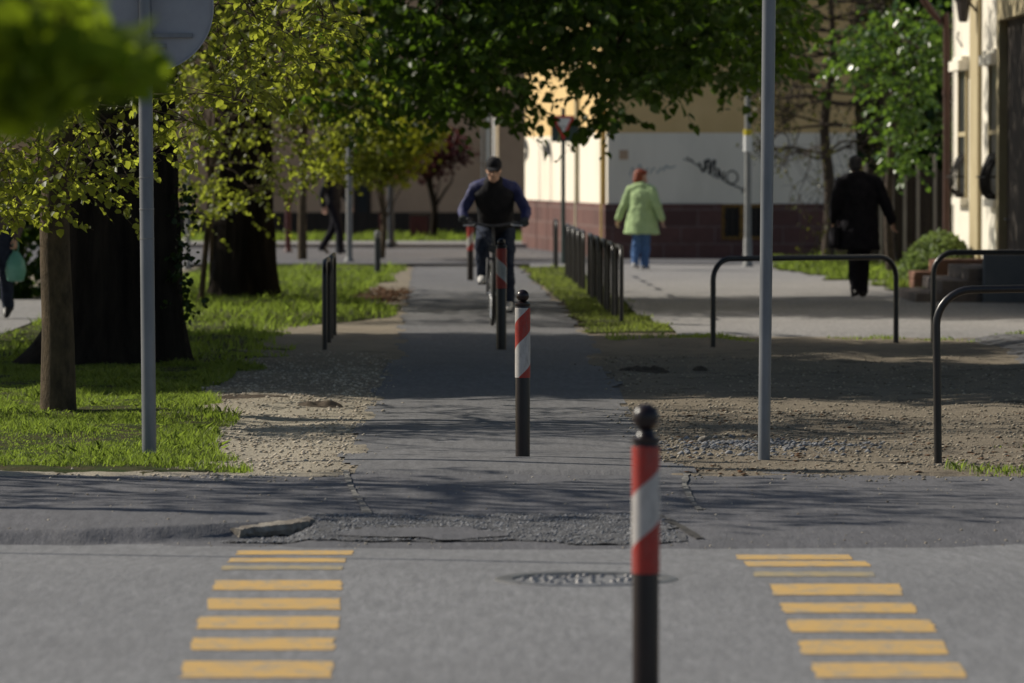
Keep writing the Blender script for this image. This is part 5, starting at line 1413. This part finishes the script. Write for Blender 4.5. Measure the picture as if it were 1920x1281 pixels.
# person with shopping bag at the left edge, partly out of frame
p = W(2, 604, 57.6); p.z = 0.06
ej = dict(head=(0, -.05, 1.58), headrot=(R(6), 0, 0), neck=(0, 0, 1.42), chest=(0, 0.01, 1.24), pelvis=(0, 0, .95),
          shoulders=[(-.20, 0.01, 1.37), (.20, 0.01, 1.37)], elbows=[(-.26, .05, 1.10), (.25, .05, 1.10)], wrists=[(-.24, -.03, .88), (.22, -.02, .87)],
          handdir=[(0, -.2, -1), (0, -.1, -1)], thumb=[(.3, -1, 0), (-.3, -1, 0)], curl=(.5, 1.1), hips=[(-.085, 0, .9), (.085, 0, .9)],
          knees=[(-.09, -.10, .50), (.09, .06, .49)], ankles=[(-.09, -.08, .09), (.085, .22, .13)], toes=[(-.095, -.25, .03), (.09, .10, .03)])
p.x -= 0.05; p.z = 0.04
person("walker in brown grey jacket half out of frame at the left edge", p, R(-6), ej,
       dict(skin=M['skin'], trousers=M['jeansdark'], jacket=M['greyjacket'], shoes=M['shoeblack'], hair=M['hairdark']), wr=.025)
sb_ = thing("shopping_bag", "pale green plastic shopping bag hanging from the left walker's hand", "bag", (p.x + .215, p.y - .05, p.z + .40))
b = MB(); b.rings([(0, 0, 0, .05, .04), (0, 0, .015, .09, .065), (0, 0, .12, .115, .085), (0, 0, .22, .10, .07), (0, 0, .29, .06, .04), (0, 0, .33, .022, .016)], 20); b.build("bag_body", M['greenbag'], sb_, wrinkle=.0)
b = MB(); b.tube([(-.02, 0, .32), (-.028, 0, .40), (0, 0, .445), (.028, 0, .40), (.02, 0, .32)], .006, 8, 3); b.build("handles", M['greenbag'], sb_)

# far walker in dark clothes
p = G(626, 477, .05)
fj = dict(head=(0, -.05, 1.60), headrot=(R(4), 0, 0), neck=(0, 0, 1.44), chest=(0, 0.01, 1.26), pelvis=(0, 0, .96),
          shoulders=[(-.20, 0.01, 1.39), (.20, 0.01, 1.39)], elbows=[(-.24, .12, 1.13), (.24, -.08, 1.13)], wrists=[(-.24, .08, .90), (.24, -.22, .93)],
          handdir=[(0, -.2, -1), (0, -.4, -1)], thumb=[(.3, -1, 0), (-.3, -1, 0)], hips=[(-.085, 0, .91), (.085, 0, .91)],
          knees=[(-.085, -.17, .51), (.085, .05, .50)], ankles=[(-.085, -.20, .09), (.085, .30, .14)], toes=[(-.09, -.36, .04), (.085, .18, .03)])
person("far walker in dark clothes in the shade left of the path across the street", p, R(62), fj,
       dict(skin=M['skin'], trousers=M['coat'], jacket=M['navyblack'], shoes=M['shoeblack'], hair=M['hairdark']), wr=.02)

# ------------------------------------------------------------------ bicycle and rider
BX, BY = -0.175, 56.2
M['tyre'] = mat("tyre_rubber", (0.018, 0.018, 0.018), (0.03, 0.029, 0.028), 40, 0.8)
M['alu'] = mat("aluminium", (0.55, 0.55, 0.56), (0.45, 0.45, 0.47), 20, 0.3, 0.5, 0.8)
M['framep'] = mat("dark_frame_paint", (0.03, 0.03, 0.033), (0.045, 0.044, 0.047), 12, 0.3, 0.5)
bike = thing("bicycle", "dark city bicycle ridden towards the camera on the path", "bicycle", (BX, BY, 0.02), R(-3))
WR = 0.335
def wheel(c, steer, pname):
    Mx = Matrix.Translation(c) @ Matrix.Rotation(steer, 4, 'Z')
    def torus(R0, r, n=56, m=10, sx=1.0):
        b = MB(); vs, fs = [], []
        for i in range(n):
            a = 2 * math.pi * i / n
            for j in range(m):
                q = 2 * math.pi * j / m
                vs.append((r * sx * math.sin(q), (R0 + r * math.cos(q)) * math.cos(a), (R0 + r * math.cos(q)) * math.sin(a)))
        for i in range(n):
            for j in range(m):
                fs.append((i * m + j, ((i + 1) % n) * m + j, ((i + 1) % n) * m + (j + 1) % m, i * m + (j + 1) % m))
        b.add(vs, fs); b.xform(Mx); return b
    hub = MB(); hub.tube([(-.055, 0, 0), (-.03, 0, 0), (.03, 0, 0), (.055, 0, 0)], [.014, .024, .024, .014], 14); hub.xform(Mx)
    w = hub.build(pname, M['alu'], bike)
    torus(WR - .022, .022).build("tyre", M['tyre'], w)
    torus(WR - .052, .013, 56, 8, 0.9).build("rim", M['alu'], w)
    b = MB()
    for k in range(28):
        a = 2 * math.pi * k / 28; s = 1 if k % 2 else -1
        b.tube([(s * .028, .02 * math.cos(a + .9 * s), .02 * math.sin(a + .9 * s)), (0, (WR - .06) * math.cos(a), (WR - .06) * math.sin(a))], .0016, 4)
    b.xform(Mx); b.build("spokes", M['alu'], w)
    return w
fc, rc_ = Vector((0, -.60, WR)), Vector((0, .46, WR))
steer = R(6)
wheel(fc, steer, "front_wheel"); wheel(rc_, 0, "rear_wheel")
hb, ht = Vector((0, -.42, .70)), Vector((0, -.375, .86)); bb = Vector((0, .02, .28)); stt = Vector((0, .17, .78))
b = MB(); b.tube([hb, ht], .019, 14); b.tube([hb + (ht - hb) * .15, bb], .018, 12); b.tube([bb, stt], .016, 12); b.tube([ht - (ht - hb) * .2, stt - Vector((0, .02, .08))], .016, 12)
for s in (-1, 1):
    b.tube([bb + Vector((s * .03, .03, 0)), rc_ + Vector((s * .06, 0, 0))], .009, 8); b.tube([stt + Vector((s * .015, 0, -.03)), rc_ + Vector((s * .06, 0, 0))], .008, 8)
b.tube([bb - Vector((.045, 0, 0)), bb + Vector((.045, 0, 0))], .022, 12)
b.build("frame", M['framep'], bike)
b = MB(); b.tube([hb - Vector((.055, 0, 0)), hb + Vector((.055, 0, 0))], .015, 10)
for s in (-1, 1): b.tube([hb + Vector((s * .055, 0, 0)), hb.lerp(fc, .5) + Vector((s * .056, -.01, 0)), fc + Vector((s * .056, 0, 0))], [.016, .014, .010], 10, 3)
b.build("fork", M['framep'], bike)
b = MB(); b.tube([ht, Vector((0, -.36, .98)), Vector((0, -.44, 1.04))], .014, 10, 3)
HW = .335
b.tube([(-HW, -.37, 1.075), (-.20, -.42, 1.065), (0, -.445, 1.04), (.20, -.42, 1.065), (HW, -.37, 1.075)], .0125, 12, 4); hbar = b.build("handlebar", M['framep'], bike)
for s in (-1, 1):
    b = MB(); b.tube([(s * (HW - .13), -.395, 1.072), (s * (HW + .012), -.367, 1.077)], .0165, 12); b.build("grip", M['tyre'], hbar)
    b = MB(); b.tube([(s * .19, -.43, 1.06), (s * .21, -.475, 1.05), (s * .31, -.455, 1.045)], .006, 8, 2); b.build("brake_lever", M['alu'], hbar)
b = MB(); b.tube([(-.2, -.43, 1.06), (-.15, -.53, 1.0), (-.04, -.52, .85), (.03, -.47, .70)], .004, 6, 4); b.build("brake_cable", M['framep'], hbar)
b = MB(); b.tube([(0, -.50, .80), (0, -.54, .80)], [.035, .042], 16); b.box(-.012, .012, -.50, -.42, .785, .80); b.build("headlight", M['framep'], bike)
b = MB(); b.tube([stt, Vector((0, .2, .93))], .013, 10); b.build("seat_post", M['alu'], bike)
b = MB(); b.tube([(0, .05, .955), (0, .14, .955), (0, .25, .962), (0, .32, .965)], [(.02, .018), (.04, .024), (.075, .03), (.07, .028)], 14, 3, True, up=(1, 0, 0)); b.build("saddle", M['tyre'], bike)
b = MB(); ca_ = R(62); cl = Vector((-.075, -.17 * math.cos(ca_), .28 + .17 * math.sin(ca_))); cr = Vector((.075, .17 * math.cos(ca_), .28 - .17 * math.sin(ca_)))
b.tube([(-.072, .02, .28), (.072, .02, .28)], .012, 10); b.tube([(-.07, .02, .28), (-.075, cl.y + .02, cl.z)], .010, 8); b.tube([(.07, .02, .28), (.075, cr.y + .02, cr.z)], .010, 8)
vs = []; b.lathe([(.001, -.003), (.088, -.003), (.092, 0), (.088, .003), (.001, .003)], 32)
k0 = len(b.v) - 5 * 32
for i in range(k0, len(b.v)):
    x, y, z = b.v[i]; b.v[i] = (.05 + z, y + .02, x + .28)
crk = b.build("crankset", M['alu'], bike)
for q, s in ((cl, -1), (cr, 1)):
    b = MB(); b.box(q.x + s * .012 - (.09 if s < 0 else 0), q.x + s * .012 + (.09 if s > 0 else 0), q.y - .035 + .02, q.y + .035 + .02, q.z - .012, q.z + .012); b.build("pedal", M['tyre'], crk, smooth=False, bevel=.004)
b = MB(); b.tube([(.05, .02, .37), (.045, .46, WR + .04)], .004, 6); b.tube([(.05, .02, .19), (.045, .46, WR - .04)], .004, 6); b.build("chain", M['iron'], bike)
b = MB()
for c_, a0, a1 in ((rc_, R(20), R(175)),):
    pts = [(0, c_.y + (WR + .02) * math.cos(a), c_.z + (WR + .02) * math.sin(a)) for a in np.linspace(a0, a1, 14)]
    b.tube(pts, [(.028, .004)] * 14, 8, 1, up=(1, 0, 0))
b.build("mudguard", M['framep'], bike)

cj = dict(sleeve=.86, head=(0.0, -.31, 1.625), headrot=(R(10), R(2), 0), neck=(0, -.20, 1.475), chest=(0, -.09, 1.30), pelvis=(0, .15, 1.01),
          shoulders=[(-.205, -.13, 1.425), (.205, -.13, 1.425)], elbows=[(-.335, -.17, 1.20), (.335, -.17, 1.20)], wrists=[(-.320, -.305, 1.115), (.325, -.305, 1.115)],
          handdir=[(-.04, -1, -.25), (.04, -1, -.25)], thumb=[(1, 0, -.2), (-1, 0, -.2)], curl=(1.15, 1.15), hips=[(-.10, .12, .97), (.10, .12, .97)],
          knees=[(-.125, -.24, .86), (.135, -.12, .64)], ankles=[(-.125, -.10, .51), (.135, .08, .235)], toes=[(-.135, -.26, .455), (.14, -.09, .165)])
# slight lift: forefoot on the pedals
rider, hd, hm = person("cyclist in black vest with indigo sleeves and black cap riding towards the camera", (BX, BY, 0.02), R(-3), cj,
       dict(skin=M['skin'], trousers=M['jeansdark'], jacket=M['bluesleeve'], shoes=M['shoewhite'], hair=M['hairdark']), wr=.03)
Vv = Vector
b = MB()
b.tube([Vv((0, .14, .98)), Vv((0, .06, 1.12)), Vv((0, -.09, 1.30)), Vv((0, -.155, 1.40)), Vv((0, -.205, 1.485)), Vv((0, -.235, 1.525)), Vv((0, -.245, 1.545))], [(.188, .152), (.188, .155), (.208, .160), (.236, .142), (.124, .098), (.090, .092), (.086, .090)], 24, 3, False, up=(1, 0, 0))
b.build("vest", M['navyblack'], rider, remesh=.012, sm=4, wrinkle=.02, wscale=.1)
for i in (0, 1):
    b = MB(); hand_geo(b, Vv(cj['wrists'][i]), cj['handdir'][i], cj['thumb'][i], 1.0, 1.15, .0035)
    w0 = Vv(cj['wrists'][i]); e0 = Vv(cj['elbows'][i])
    b.tube([w0, w0.lerp(e0, .25)], [.033, .036], 12, 1, True)
    b.build("glove", M['glove'], rider, remesh=.006, sm=2)
b = MB(); b.rings([(0, .012, .028, .083, .104), (0, .010, .055, .085, .106), (0, .012, .09, .079, .099), (0, .014, .122, .058, .076), (0, .016, .136, .02, .03)], 28)
b.xform(Matrix.Translation(hd) @ hm.to_4x4()); cap = b.build("cap", M['navyblack'], rider)
b = MB(); vs = []
for r_, z in ((0, .034), (1, .022)):
    for k in range(13):
        a = math.pi * (k / 12); vs.append((.078 * math.cos(a), -.075 * math.sin(a) - .02 - r_ * .072 * math.sin(a), z + .012 * math.sin(a) * (1 - r_)))
b.add(vs, [(k, k + 1, 14 + k, 13 + k) for k in range(12)])
b.add([(x, y, z - .004) for x, y, z in vs], [(13 + k, 14 + k, k + 1, k) for k in range(12)])
b.xform(Matrix.Translation(hd) @ hm.to_4x4()); b.build("visor", M['navyblack'], cap)
b = MB()
for s in (-1, 1):
    pts = [(s * .036 + .024 * math.cos(a), -.100, .010 + .017 * math.sin(a)) for a in np.linspace(0, 2 * math.pi, 15)]
    b.tube(pts, .0028, 6); b.tube([(s * .060, -.098, .014), (s * .078, -.04, .014), (s * .080, .01, .008)], .0025, 6)
b.tube([(-.012, -.104, .012), (.012, -.104, .012)], .0026, 6)
b.xform(Matrix.Translation(hd) @ hm.to_4x4()); gl = b.build("glasses", M['black'], rider)
b = MB()
for s in (-1, 1): b.ball((s * .036, -.0985, .010), (.019, .0015, .012), 14, 7)
b.xform(Matrix.Translation(hd) @ hm.to_4x4()); b.build("lens", M['glass'], gl)
